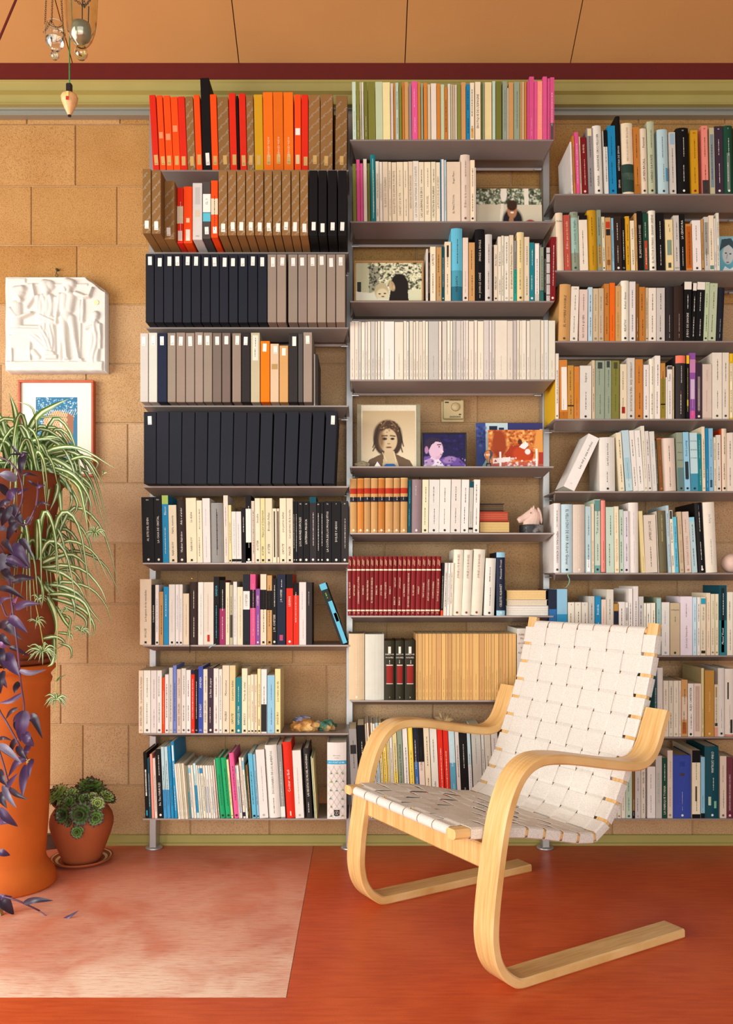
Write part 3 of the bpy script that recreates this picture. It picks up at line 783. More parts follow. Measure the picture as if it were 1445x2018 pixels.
row('M2', (680, 290, A), (0.8, 0.2), """
50 73 110 ol s x
75 98 82 pi s x
100 119 107 pi s x
121 144 78 pk s x
147 165 107 og s x
167 201 50 te h S0.04,0.94,b8ccb8,0.3
203 226 93 iv s | GRIMOD/MANUAL DE ANFITRIONES
228 247 97 iv s | LA MESA DEL BUSCON
249 284 97 cr s | EL ESPACIO CULINARIO
286 306 98 cr s | ~/~
308 340 100 cr s | BANQUETES DE AMOR Y MUERTE
342 385 98 cr s | CARNET DE RUTA/~
387 417 97 cr s | ~/~
419 449 95 cr s | ARMONIA DE FRAGANCIAS
450 488 92 iv s | LA COCINA CRISTIANA DE OCCIDENTE
489 523 98 cr s t3a2c20 | LAS LAGRIMAS DE EROS/~
525 567 98 cr s | PIEL DE ANGEL/~
570 601 97 cr s t3a2c20 | UN FESTIN EN PALABRAS/~
603 630 100 cr s | LA MUSICA EN EL ALMUERZO
632 637 80 bl s x
638 655 80 w s x
657 671 85 lbw s | ~
674 764 97 cr p t5a5040 f9 qtitled_El_Practicón | EL PRACTICON/Angel Muro
766 828 48 pk h k t7a5a50 qtitled_El_libro_de_la_cocina | El libro de la cocina/~
830 860 85 cr p k | ~/~
862 868 135 w s x
""")
row('M3', (680, 440, A), (0, 0), """
538 551 170 lg s D15
553 563 195 db p | ~
565 602 155 cr p qtitled_La_Peste | ~/LA PESTE
605 641 158 tn p S0.02,0.16,b09a70,0.6 | ~/~
643 659 153 dt p k | ~
661 702 122 cr p S0.74,0.94,3a3024,0.35 | ~/~
704 779 32 cy h S0.0,0.2,2a6a7c S0.2,0.42,4a98aa | MARGARITA/~
781 817 95 pk p k | -
820 861 127 tn p | ~/~
863 927 38 bk h S0.04,0.09,d8d0c0,0.2 qtitled_Single_and_Single td8ccb8 | JOHN LE CARRÉ/SINGLE & SINGLE
930 976 72 lg h k | ~/~
978 985 150 db s x
987 1013 143 cr p k i qtitled_Homo_Faber | MAX FRISCH/Homo Faber
1014 1035 88 iv p i | ~/El siglo de las luces
1037 1053 82 iv p | ~/~
1055 1087 85 iv p m62 | ~/~
1089 1117 78 cr p m62 i qtitled_La_cabeza_perdida | La cabeza perdida de Damasceno Monteiro
1119 1138 115 gy p S0,0.52,14a08c qwith_green_lower_half | ~
1140 1187 58 yc h k | ~/~
1189 1222 90 cr p | ~/~
1224 1255 127 te p te0e4d8 k | ~/~
1258 1288 132 lg p S0.12,0.98,ece4d8,0.8 | ~
1291 1317 158 gg p S0.0,0.2,2c6a60 | ~
1319 1333 160 bk p | ~
1335 1359 160 lg s S0.1,0.12,4a4a44 S0.3,0.32,4a4a44 S0.5,0.52,4a4a44 S0.7,0.72,4a4a44 S0.88,0.9,4a4a44
1363 1401 90 dr p l-1 k qwith_white_lettering | ~
""")
def remedy_pattern(o):
    co = [v.co for v in o.data.vertices]; x0, x1 = min(c.x for c in co)+.003, max(c.x for c in co)-.003; z1 = max(c.z for c in co)*.70; r = random.Random(2); dv, df, gv, gf = [], [], [], []
    n = 3; dx = (x1-x0)/n
    for i in range(-12, 8):
        for sg in (1, -1):
            xa = x0+dx*i if sg > 0 else x1-dx*i; pts = []
            ta, tb = (x0-xa)/(sg*dx)*dx*1.5, (x1-xa)/(sg*dx)*dx*1.5; ta, tb = sorted((ta, tb)); ta, tb = max(ta, .004), min(tb, z1)
            if tb <= ta: continue
            q = len(dv); w = .0004; dv += [(xa+sg*ta/1.5-w, -.0006, ta), (xa+sg*ta/1.5+w, -.0006, ta), (xa+sg*tb/1.5+w, -.0006, tb), (xa+sg*tb/1.5-w, -.0006, tb)]; df.append((q, q+1, q+2, q+3))
    mesh('printed_lattice', dv, df, M['ink'], o, color='b49a8c')
    for k, c in enumerate(('2f9a6a', '3fa4b0', '8fbf4a')):
        gv, gf = [], []
        for i in range(n):
            for j in range(7):
                if (i+j*2) % 3 != k: continue
                cx_, cz_ = x0+dx*(i+.5), .012+j*dx*1.5*.98
                if cz_ > z1-.008 or (i == 1 and j in (1, 2)): continue
                for m_ in range(5):
                    a = r.uniform(0, 6.28); l = r.uniform(.004, .0062); q = len(gv); s2 = .0012
                    gv += [(cx_, -.0006, cz_), (cx_+l*.5*math.cos(a)-s2*math.sin(a), -.0006, cz_+l*.5*math.sin(a)+s2*math.cos(a)), (cx_+l*math.cos(a), -.0006, cz_+l*math.sin(a)), (cx_+l*.5*math.cos(a)+s2*math.sin(a), -.0006, cz_+l*.5*math.sin(a)-s2*math.cos(a))]; gf.append((q, q+1, q+2, q+3))
        mesh('printed_leaves', gv, gf, M['ink'], o, color=c)
    xm = (x0+x1)/2; mesh('publisher_mark', *slip(xm-.009, xm+.009, .012, .031, -.0006), M['ink'], o, color='1c1a18')
    v, f = merge(tube([(xm+.0065*math.cos(t), -.0011, .0215+.0065*math.sin(t)) for t in [i*math.pi/8 for i in range(16)]], .0004, 4, True), tube([(xm-.002, -.0011, .0165), (xm, -.0011, .021), (xm+.002, -.0011, .0165)], .0006, 4), tube([(xm, -.0011, .021), (xm, -.0011, .0255)], .0008, 4), tube([(xm-.0025, -.0011, .0235), (xm+.003, -.0011, .0245)], .0005, 4)); mesh('emblem', v, f, M['ink'], o, color='e6e0d0')
    mesh('spine_title', *merge(place_text('El Dioscórides', xm, max(c.z for c in co)*.83, .0042, 'h', -.0007, x1-x0), place_text('renovado', xm, max(c.z for c in co)*.80, .0042, 'h', -.0007, x1-x0)), M['ink'], o, color='5a4a3a')
remedy_pattern([o for o in bpy.data.objects if 'plant remedies' in o.get('label', '')][0])
M4E = """35-65 66-88 89-108 110-132 134-149 150-170 172-200 201-216 218-234 237-258 260-327 330-387 389-408 409-424 428-452 454-468 470-488 489-515 516-532 534-551 554-620 622-640 645-675 678-697 699-713
715-735 737-768 770-783 785-800 802-817 820-854 856-877 880-918 920-955 957-973 975-993 995-1075 1077-1113 1115-1138 1140-1156 1158-1171 1172-1200 1203-1226 1228-1295 1298-1318 1320-1347 1350-1393""".split()
row('M4', (680, 610, A), (0, 0), '\n'.join('%s %s %d %s s z0.03 t%s' % (*q.split('-'), 82-10*i/46+rnd.uniform(-3, 3), rnd.choice(['iv', 'iv', 'lg', 'w', 'iv', 'gb' if i % 9 == 4 else 'iv']), rnd.choice(['6a645a', '8a8478'])) for i, q in enumerate(M4E)))
row('M6', (680, 910, A), (0.2, -1.3), '\n'.join('%d %d %d %s h k z0.58 Z0.7 S0.715,0.815,b03018 S0.565,0.655,22222e h4 S0.985,0.99,e8c890 S0.03,0.035,e8c890 teadcb8 D15 qleather_volume,_%s_of_eight | ~ ' % (a, b, t, c, o) for a, b, t, c, o in
    ((33, 79, 110, 'tn', 'first'), (82, 125, 109, 'oo', 'second'), (127, 170, 107, 'tn', 'third'), (173, 218, 108, 'tn', 'fourth'), (221, 265, 107, 'oo', 'fifth'), (268, 320, 107, 'tn', 'sixth'), (323, 366, 107, 'tn', 'seventh'), (369, 417, 105, 'tn', 'eighth')))+"""
420 440 118 dt p t4fb0bc | ~/~
443 510 117 mv h k te0d4d0 z0.68 | ~
514 556 118 cr p k | ~/~
559 628 118 w p k | ~/~
630 703 117 w p k | ~/~
706 771 117 w p k | ~/~
774 824 118 w p k | ~/~
827 853 130 lg p S0.06,0.1,bk S0.88,1,dt | -
856 897 118 w p k | ~/~
""")
RV = [(18, 47, 'AL VOSTRE GUST', 3), (50, 75, 'NIT DE REIS', 11), (78, 105, "L'AMANSIMENT DE LA FÚRIA", 18), (108, 136, 'RICARD II', 2), (139, 166, 'MESURA PER MESURA', 5), (168, 195, 'EL MERCADER DE VENÈCIA', 17), (198, 226, 'ENRIC VIII', 6), (229, 256, 'JULI CÈSAR', 4), (259, 286, 'ROMEO I JULIETA', 1), (289, 316, 'ENRIC V', 10), (319, 348, 'ENRIC IV / segona part', 9), (352, 381, 'ENRIC IV / primera part', 8), (384, 410, 'LA TEMPESTA', 7),
      (412, 440, 'LES ALEGRES CASADES DE WINDSOR', 20), (443, 474, 'EL REI LEAR', 19), (477, 510, 'HAMLET', 12), (512, 541, "TIMÓ D'ATENES", 13), (543, 576, 'ANTONI I CLEOPATRA', 14), (578, 605, "CONTE D'HIVERN", 15), (608, 640, 'TOT VA BÉ SI ACABA BÉ', 16)]
row('M7', (680, 1060, A), (0, -2.8), '\n'.join('%d %d 122 dr h m%d z0.12 Z0.74 S0.76,0.785,ead8b8 S0.075,0.1,ead8b8 S0.86,0.95,e0c898,0.22,-0.14 S0.84,0.93,e0c898,0.22,0.16 te8d8b8 f7 D14 | %s' % (a, b, n, t) for a, b, t, n in RV)+"""
644 659 165 bk p B0,0.1,or_ | ~
662 683 165 w p | ~
685 702 165 w p | ~
704 722 165 iv p | ~
724 788 78 iv h k t8a4038 l-1.8 z0.55 qtitled_Obras_Completas,_two_dots | JORGE LUIS BORGES
791 850 80 iv h k t8a4038 l-2.2 z0.55 qtitled_Obras_Completas,_three_dots | JORGE LUIS BORGES
853 933 77 iv h k t8a4038 l-3 z0.55 qtitled_Obras_Completas,_one_dot | JORGE LUIS BORGES
935 1003 135 w h k l-2 | ~/~
1005 1062 95 nv h k S0,0.08,8fc0d4 S0.92,1,8fc0d4 l0 qwith_pale_blue_ends td8ccb8 | CELESTE ALBARET/Monsieur Proust
""")
TE = [470, 484, 513, 532, 555, 578, 606, 641, 669, 683, 709, 739, 763, 776, 801, 823, 848, 889, 926, 941, 953, 969, 991, 1019, 1046, 1066, 1083, 1109, 1136]
row('M8', (680, 1220, A), (0, 0), """
25 130 97 be h k te8dcc4 qheavy_volume_on_the_end D17 | ~
133 260 100 lg h te0d4c0 d qheavy_volume_in_clear_wrapper D17 | ~
""" + '\n'.join('%d %d 143 do h p886a48 m%d S0.28,0.58,8e2420,0.92 S0.58,0.595,e4dccc,0.94 S0.27,0.28,e4dccc,0.94 S0.785,0.9,e4dccc,0.72 S0.80,0.88,b03028,0.6 z0.6 Z0.8 h7 te4dccc | ~/HOLMES/SHERLOCK' % (a, b, n) for a, b, n in ((262, 331, 1), (335, 393, 2), (397, 467, 3)))+'\n'+
    '\n'.join('%d %d 97 %s p D16 z0.03 t8a5a30 | -' % (a, b-1, rnd.choice(['se', 'se', 'kr', 'se', 'se'])) for a, b in zip(TE, TE[1:]))+"""
1140 1235 62 w p D19 h9 ta03c34 z0.62 qtitled_La_cocina_y_los_alimentos | ALIMENTOS/Y LOS/LA COCINA/McGEE/HAROLD
""")
row('M9', (680, 1380, A), (2.4, 2.6), """
25 75 190 gy p S0.72,0.82,2a2826,0.8 D14 | ~/~
80 128 165 bk p S0,0.3,b8c4b8 h5 | ~
131 142 155 be s
144 155 150 w s
157 167 152 br s
169 180 150 iv s
182 197 155 w p S0.3,0.7,3f68a0,0.3 | ~
200 218 150 lbw p B0,0.2,1f86b4 | ~
221 240 150 yc p | ~
243 268 165 yw p S0.1,0.9,ece0a0,0.4 | ~
270 288 160 yc p | ~
290 308 160 w p | ~
310 338 160 yc p S0,0.5,e8d060 | ~
341 375 165 gg p qwith_long_black_English_title t222218 | Lewis Carroll: Alice's Adventures in Wonderland
378 410 160 w p | ~
413 445 160 yw p S0.02,0.98,ecdc70,0.5 | ~
448 475 160 nv p S0,0.6,3f68a0 | ~/~
478 515 160 pk p S0.6,1,bk qwith_black_top | Verdure/CUCINA ITALIANA
518 555 165 cr p | ~/~
558 605 165 w p i | Verano en Baden/~
608 642 160 rd p x
645 680 160 rd p x
683 722 170 lbw p S0.3,0.6,5aa0b8 tdcecec | ~/DAMAS CADAQUES
727 752 205 w p | EL PAIS/~
755 803 210 bk p | el rock y los/~
806 828 190 lbw p S0,0.6,e0e0dc | ~
834 895 170 lg p f11 t8a8a88 qwith_wide-spaced_grey_letters | contemporáneos/~
899 918 190 w p | ~
921 962 205 iv p S0.05,0.8,d8d4c0,0.5 | ~
965 1008 170 w p tb05a98 f12 qwith_purple_word_cocina | cocina/~
1011 1038 180 db p | ~
""")
row('R1', (1080, 210, B), (2.0, 1.0), """
172 187 275 w h D17 qtall_white_sided_volume x | -
189 204 230 oo p | ~
206 236 200 pi p tf0c8d4 | ~
239 252 235 be p | ~
255 298 240 dr p k f8 te4c8b0 | ~/BUÑUEL
301 346 168 gy p S0.88,0.99,dcd0a0,0.7 | ~/~
349 416 148 w h k qtitled_with_bold_black_capitals t201c1c | MARINA/ALEXANDRE CIRICI PELLICER
431 461 185 w p S0.74,1,bk | ~
464 524 150 bl p k t0c3a58 | ~/~
527 562 75 bk h D18 qtallest_of_all_there td8d0c4 Z0.7 | SIMON/HISTÒRIA DE SIMON
570 662 128 cr h S0.03,0.42,2c4238 S0.2,0.3,6f8c78 qwith_city_photo_at_foot t8a7a60 z0.45 | MIEDO A LOS CINCUENTA/ERICA JONG
668 712 160 oo p S0,0.14,a86a28 | ~/~
715 770 170 cr h k f10 qtitled_Personal | LAUREN BACALL/Personal
773 830 115 pg h k | LORENZO DA PONTE/~
853 935 177 lbw h k S0.2,0.4,4f8aa8,0.35,0.3 | ~/~
945 993 200 lg p k S0.8,0.98,8fb0c0,0.7 | ~
1003 1100 165 bk h k n14 | ~/~
1113 1168 185 mu p k n462 t7a2018 | ~/~
1198 1245 150 sa p k n89 S0,0.2,3c3434 | ~/~
1258 1297 165 gb p S0.1,0.9,7a8a90,0.7 | ~
1300 1362 153 dp p k n85 | ~/~
1366 1445 148 dk h k n5 S0.05,0.6,6f7c70,0.8 | ~/~
1449 1500 160 br p | ~
""")
row('R2', (1080, 390, B), (1.6, 1.2), """
60 117 115 cr h D17 qwith_name_across_its_top h8 z0.8 Z0.9 | Fellini
121 170 133 bq p i te8c8a8 | ~/El libro que no lee nadie
174 236 108 gg h k i n55 t2c4a44 qtitled_La_muerte_de_Virgilio S0.3,0.9,98b8a8,0.96 | ~/La muerte de Virgilio
240 305 137 iv p S0.92,1,bk n20 | ~
308 378 95 mu h t5a3c10 | ~/~
381 413 93 gg p D15 S0.05,0.4,a88a50 | ~/~
416 442 147 cr p k | ~/~
446 489 153 tn p S0.8,0.92,b83a20,0.8 S0.66,0.78,2c2420,0.8 S0.1,0.2,8a5a28,0.6 x | -
492 511 157 lb p | ~
514 570 145 db p k | ~/~
573 598 158 bk p m12 | ~
601 634 143 mu p | ~/~
640 673 177 cr p | ~/la pequeña
675 692 120 tn p | ~
695 735 103 bk p td8ccb0 qtitled_El_jardín_de_los_dioses | EL JARDIN DE LOS DIOSES
738 781 120 dk p S0.02,0.52,b84028,0.5 te0d8b8 qgreen_and_red | ~/~
785 840 98 iv h k t3a2c20 qtitled_El_factor_humano f10 | EL FACTOR HUMANO/GRAHAM GREENE
846 905 117 bk p | ~/~
915 974 170 yc p S0.3,0.6,7a9080,0.6 S0.05,0.15,4a4a38,0.4 h4 z0.75 | ~/~
977 1022 137 lg p m1601 | ~/~
1025 1068 127 bk p | ~/LA CENTAURA
1074 1121 203 oo p tc06018 S0.05,0.95,b05818,0.8 t3a1c0c x | ~
1124 1191 175 w p k | ~/~
1194 1213 165 tn p a | ~
1216 1253 148 lg p S0.3,0.9,9a988a,0.8 | ~/~
1255 1293 137 cr p S0.02,0.09,5a8a7c,0.8 | ~
1295 1310 160 w p x | -
1312 1334 117 iv p | ~/~
""")
row('R3', (1080, 530, B), (-1.6, -2.2), """
96 183 118 kr h k f11 t5a4430 D16 qtitled_El_hombre_invisible i | EL HOMBRE INVISIBLE
186 245 137 iv p n218 k t6a6254 | ~/~
248 313 160 pk p l-0.6 | NO SOY A QUIEN/~
316 350 142 lbw p l-0.3 | ~/~
353 395 152 be p t8a7c64 l-0.2 k | ~/~
397 438 150 be p t8a7c64 l-0.2 k | ~/~
440 480 115 oo p l0 qtitled_El_perfume t2c2014 i | ~/El perfume
483 524 108 og2 p l0 x | -
527 571 132 kr p l0 t8a9048 f10 qtitled_Un_inglés_gordo | UN INGLES GORDO/~
574 635 90 iv h k l0 qtitled_Relatos t2c2420 i | RELATOS/Robert Graves
638 685 98 w p k l0 | ~/~
688 711 115 br p l0 x | -
714 760 140 oo p l0 | ~/~
763 785 145 be p k l0 | ~
787 845 147 iv p k l0 | ~/~
848 913 147 lg p k l0 | ~/~
916 983 135 ch h c l0 x | -
986 1063 130 db h c l0 qmarbled x | -
1066 1123 100 bk p n1 S0.87,1,e4dccc D15 l-0.5 qwith_white_top,_Juego_de_sangre Z0.86 | JUEGO DE SANGRE/~
1126 1164 110 bk p n2 S0.87,1,e4dccc l-2 qwith_white_top_and_green_lettering Z0.86 | ~/~
1167 1230 103 bk p n3 S0.87,1,e4dccc l-2.2 qwith_white_top_and_two-line_lettering Z0.86 | ~/~
1232 1265 103 pg p n1 k l-2.2 | ~/~
1268 1327 112 pg p n2 k l-2.2 | ~/~
1330 1385 145 nb h c l-2.5 x | -
""")
row('R4', (1080, 670, B), (0, 0), """
59 86 105 iv p D17 k Ve0b024 t6a5a40 qwith_a_yellow_cover | ~
89 151 155 oo p S0,0.12,b06a20 S0.15,0.88,e8e0d0,0.7,0.1 qtorn_paper-patched x l0.5 | -
154 202 198 oc p S0.23,0.26,4a3418 | ~/~
205 248 207 oo p S0.3,0.7,c87a20,0.6 x | -
251 342 200 w p k l-0.2 | ~/Suspiros
345 368 158 be p | ~/~
372 444 160 gg p S0.86,0.97,3a4038,0.5 l-0.3 t4c5648 | ~/~
447 497 160 gg p S0.88,0.99,3a4038,0.5 l-0.3 t4c5648 | ~/~
500 559 160 ol p S0.86,0.97,4a4830,0.5 l-0.3 t4c4a28 | ~/~
564 617 188 cr p S0.1,0.22,a02820,0.5 | ~/~
620 679 140 lg p d f9 qtitled_Viaje_al_fin_de_la_noche k t3a3834 | LOUIS-FERDINAND CÉLINE/VIAJE AL FIN DE LA NOCHE
683 742 150 oo p k | ~/~
746 791 193 w p k | ~/~
794 834 145 iv h t4a4a40 | ~/~
836 878 122 w p D15 | ~/~
881 917 180 oc p S0.02,0.72,8a7c28 B0.25,0.27,bk | ~
920 931 290 w s x
933 971 200 w p S0.93,0.99,4a4a46 qwith_grey_stamp_at_top f9 | ~/Tolstoi
974 986 205 be p | ~
1000 1079 120 ch h S0.88,1,ee7a60 S0.3,0.44,d85030,0.12 D17 qwith_salmon_top qblack_with_salmon_top_band | ~/~
1081 1104 120 bk p S0.87,1,e8b820 S0.2,0.3,e0c828,0.4 td8c850 | ~
1107 1153 100 pu p S0.7,0.9,c080a8 S0.3,0.6,c8b0c4,0.7 S0,0.12,d0508c,0.8 x | -
1156 1203 175 dp p k S0.15,0.75,8a7a78,0.4 x | -
1207 1280 188 pk p S0.01,0.02,b08a60 tc0a488 | ~/COSMOS
1284 1359 98 iv p k t4a4038 | ~/~
1362 1414 98 iv p k t4a4038 | ~/~
1418 1445 105 yw p S0.02,0.85,e8e0c8,0.8 | ~/~
1448 1500 140 gn p | ~
""")
row('R5', (1080, 820, B), (3.2, 0.6), """
403 525 165 w h D13 l0.6 k qtitled_Las_mil_y_una_noches_upright t3a3430 f9 | ~/Las mil y una noches
532 572 130 cr p l3.6 m62 | ~/~
575 630 112 lbw p l4.2 S0,0.2,b8d4d4 S0.2,0.55,9fc4cc,0.7 x | -
633 672 112 w p l4.2 | ~/~
675 720 112 w p l4 | ~/~
723 752 77 iv p l3.4 D16 tb0a890 k | ~
757 785 117 w p l3.4 k | ~/~
788 830 120 w p l3 t8fb0c4 | ~/~
834 846 190 dg p l3 | ~
849 884 173 br p l3 k tc86040 S0.98,1,c86040 qbrick_coloured | ~/~
888 992 172 pk h l2 D15 t4a4238 | ~/~
1001 1050 128 gg p l2.2 S0,0.4,5f7c78 k h6 z0.45 qtitled_Cerco_de_tierra | de tierra/Cerco/Doris Lessing
1053 1098 125 lb p l2 S0.2,0.5,2a3434,0.6 k | ~/Doris Lessing
1105 1164 130 lbw p l1.6 S0,0.3,3f8ca4 k h6 z0.5 qtitled_Al_final_de_la_tormenta | la Tormenta/Al Final de/Doris Lessing
1167 1196 140 te p l1.4 t98c4a8 | ~/~
1199 1224 82 cr p l1 D16 m62 | ~
1228 1250 92 bl p l1 | -
1252 1288 95 lb p l0.8 S0.06,0.18,2a4a60,0.5 t4a7c98 | ~/~
1292 1312 165 cr p l0.8 | ~/~
1314 1350 147 iv p l0.6 k t2a2420 | ~/~
1354 1396 97 cr h l0.6 k D17 Vd84a24 qwith_a_red_cover | ~/~
1400 1445 130 iv p l0.4 t3a3430 | ~/~
1448 1500 140 gg p | ~
""")
row('R6', (1080, 960, B), (0, 3.6), """
48 100 125 w h k D17 l0 d qtitled_Memorias t4a4a4c | ~/MEMORIAS DE ADRIANO
103 195 133 lbw h d k l0 qtitled_El_vellocino_de_oro t2a3434 f13 | EL VELLOCINO DE ORO/Robert Graves
198 292 135 pk h k l0 te8d8d0 f13 d i | ~
295 337 150 lbw p l0.2 S0.02,0.2,f0f0ec,0.6 | ~/~
340 361 130 cr p l0.2 x | -
364 409 95 mi p l0.2 k S0.84,0.99,5f8c84 S0,0.1,6fa49c i qtitled_Todo_sobre_la_cama | ~/"Todo sobre la cama
414 450 92 sa h l0.2 B0,0.01,6a4a40 B0.98,1,6a4a40 x | -
453 515 155 mi p l0.4 | ~/~
518 552 150 cr p k l0.6 td0a860 | PASEOS POR ROMA/~
556 588 175 mi p k l0.6 d i | ~/~
591 629 185 lv p k l0.6 | ~/~
632 708 120 w h l0.4 D18 tc0c8cc | ~/~
711 738 187 yc p l3 td0a860 z0 Z0.3 | ~
743 840 218 pk p l2.2 f11 | ~/JAMES JOYCE
843 848 188 iv s l2.4 D17
850 918 185 br h l1.8 h0 S0.02,0.98,6a6448,0.96 te0c888 d z0.5 f8 qmarbled_with_gold_lettering | LOS VERSOS SATANICOS/SALMAN RUSHDIE
921 942 143 lbw p l2.6 D18 t4f7c94 | ~/~
946 972 180 iv p l2.6 f8 S0.86,0.99,3a3a38,0.7 t201c1a qtitled_El_verano_de_Katya | TREVANIAN/EL VERANO DE KATYA
976 1003 232 cy p l2.6 t1f5c78 | ~/~
1008 1041 192 be p k l2.8 tb08c6c d | ~/TROPIC DE CANCER
1046 1098 192 pk p k l3 tb0886c d | ~/TROPIC DE CAPRICORN
1101 1143 235 lbw p l3.4 S0.92,1,8fc8dc | ~/~
1146 1204 122 bk h k l3.4 D18 S0.9,0.96,3f6a78,0.2 S0.05,0.1,d8d4cc,0.5 d | ~/~
1208 1303 118 iv h l2.6 t8a9498 d i qtitled_La_Perla | La Perla/~
""")
row('R7', (1080, 1130, B), (0, 0), """
10 68 125 nv p S0,0.7,2f6aa4 D18 x | -
72 152 122 lb p S0,0.62,2f8fbe te0ecf0 qin_two_blues D16 | Vicent/-
157 208 225 iv p n4 t2c2420 | ~/~
211 260 225 iv p n3 t2c2420 | ~/~
263 315 225 iv p n2 t2c2420 | ~/~
318 365 178 lg p k | ~/~
368 415 178 bl p te4f0f4 qtitled_Bombola | ~/Bombola
418 456 203 pk p tc8887c | ~/~
459 513 125 iv p D17 t5a5048 | ~/~
516 551 237 oc p S0.6,0.86,nv S0.1,0.55,c87c28,0.8 | ~
554 603 222 w p | ~/~
606 628 225 w p S0.66,0.9,b0aca4,0.8 | ~
631 662 118 w p D17 | ~
666 706 100 w p D16 | ~
709 748 180 lg p S0.8,0.85,7a8890,0.3 | ~
751 768 232 iv p t2c2420 | ~
771 803 232 w p t2c2420 | ~
806 840 230 iv p | ~
848 885 187 gg p S0.02,0.98,9cc0bc,0.96 D17 t2c6a70 | ~
888 950 225 w p t8aa0c0 k | ~/~
954 1032 230 be p k h6 z0.62 qwith_small_black_title | ~/La Regenta
1035 1128 180 lv p qwith_faint_red_lettering S0.05,0.3,dcd4dc,0.3 t8a3848 | José Luis Sampedro/~
1131 1162 185 lbw p m7 t4f90a8 | ~/~
1165 1190 185 w p m2 t6a5a4c | ~/~
1193 1234 185 cr p S0.88,0.98,2f98b0,0.9 S0.03,0.08,2c2820,0.8 t3f8088 i | ~/Girls at war
1237 1269 152 cr p tb0a080 | ~/~
1272 1303 160 cr p k t8a7858 i | ~/~
1306 1333 160 cr p k t8a7858 i | ~/~
1336 1396 92 dt p S0,0.5,2f7c84 S0.04,0.96,1c2424,0.4 qwith_black_lengthwise_strip te0e8e4 i | Manuel Vicent/~
1399 1445 145 iv p D17 | ~/~
1448 1500 160 w p | ~
""")
row('R8', (1180, 1290, Cc), (0, 0), """
600 630 160 te p D18 S0.1,0.9,3a4a50,0.7 | ~
634 695 140 w h D17 t9aa0a8 x | -
698 754 280 iv p t4a4038 | ~/~
757 802 280 iv p m2 t4a4038 | ~/~
805 861 280 iv p k tb0a898 | ~/~
864 888 280 iv p k tb0a898 | ~
890 957 270 kr p S0.3,0.7,dccab0,0.8 S0.05,0.25,a8602c,0.7 qtorn_brown_and_white | ~/~
961 1023 310 w p k qtitled_with_bold_serif_lettering t2c2824 | ~/ALEJO CARPENTIER
1026 1103 310 pk p S0.1,0.95,c0a894,0.6 tdccab4 | ~
1106 1136 145 yc h D17 pa08040 x | -
1142 1243 170 oc p te0c088 k qdeep_ochre | Obras Completas
1247 1284 320 cr p S0.75,0.95,9a7c40,0.4 S0.2,0.26,3a3a38,0.8 S0,0.18,d89a80 | ~
1287 1357 145 w h D16 k | -
1362 1460 152 w h S0.02,0.98,e4dccc S0.3,0.45,2a2828,0.5 S0.55,0.8,2a2828,0.4,-0.15 S0.05,0.25,3a3430,0.7,0.1 S0,0.03,d88a70 x D17 qwith_black_ink_drawing | -
""")
row('R9', (1180, 1440, Cc), (0, 0), """
140 170 420 w p | ~
173 198 430 iv p | ~
201 242 420 iv p k tb06850 | ~
245 289 430 iv p t9a9488 | ~
292 361 430 mi p k t3f5a58 | ~/~
364 391 420 bw p S0,0.15,bk x | -
394 454 430 lg p m62 t6a6460 | ~/~
457 505 400 iv p S0.02,0.25,d4ccb8,0.7 t4a3c2c f9 | ~/~/Qualy only
524 611 385 w p f9 t6a645c | ~/~
615 682 270 lg p t9aa49c f11 qtitled_La_cuina_de_l'àvia | LA CUINA DE L'AVIA
685 738 290 dk p f11 te0e4cc qtitled_Fabrique_Torna | LA FABRIQUE TORNA/~
741 798 212 pk p k t9a8478 | ~/~
803 1000 262 ub h c k D16 S0.82,0.9,2f3f90,0.8 S0.67,0.715,4a3c48,0.72 S0.985,0.992,2f3f90,0.98 qthick_cloth-bound pb8a078 x | -
1005 1095 210 cr p S0.82,1,bk S0,0.06,bk S0.25,0.47,5a4a38,0.22 D18 qwith_black_top_and_foot | ~/~
1100 1143 282 lb p S0,0.08,bk qlight_blue_with_black_foot | -
1147 1300 168 dt h d S0.18,0.3,bcd0b4,0.4,-0.15 S0.14,0.24,7fb898,0.35,0.2 k f14 D17 qtitled_Cuina_Catalana z0.35 te8ecdc | CUINA CATALANA/~
1305 1376 272 pk p k t6a5a54 i | ~/~
1379 1445 282 wi p k f8 te0c8c4 S0.03,0.1,6a2838 qtitled_Notas_de_cocina | NOTAS DE COCINA DE LEONARDO DA VINCI/-
1449 1510 300 wi p | ~
""")
# ------------------------------------------------------------------ photographs on the shelves
M['glassy'] = mat('picture_glass', lambda nt, b: (b.inputs.__getitem__('Base Color').__setattr__('default_value', (1, 1, 1, 1)), b.inputs.__getitem__('Roughness').__setattr__('default_value', 0.05), b.inputs.__getitem__('Transmission Weight').__setattr__('default_value', 1.0)))
M['wood_frame'] = mat('frame_wood', tinted(0.45, 60, 0.05, vary=0.12, vscale=40))
def leaning(name, pxa, pxb, pyt, row_, yb, tilt, label, cat):
    """an upright flat thing standing on a shelf at y = yb and leaning back; returns its root, width and height"""
    z = SZ[row_]+0.0006; xa, xb = X(pxa, yb), X(pxb, yb); h = (Zc(pyt, yb)-z)/math.cos(math.radians(tilt))
    e = empty(name, ((xa+xb)/2, yb, z), (math.radians(-tilt), 0, 0)); tag(e, label, cat); return e, xb-xa, h
def frame_bars(e, w, h, t, d, m, color, y0=0.0):
    for q in ((-w/2, w/2, 0, t), (-w/2, w/2, h-t, h), (-w/2, -w/2+t, t, h-t), (w/2-t, w/2, t, h-t)):
        box('frame_bar', q[0], q[1], y0-d, y0, q[2], q[3], M[m], e, bev=0.0012, color=color)
fo = [('n', 0.2, 0.3, 1, 1, 900, 0.014, ['20231a', 'd6d8b4', '3a3f2c', 'eceac8', '14160f', 'c8cc9c'])]
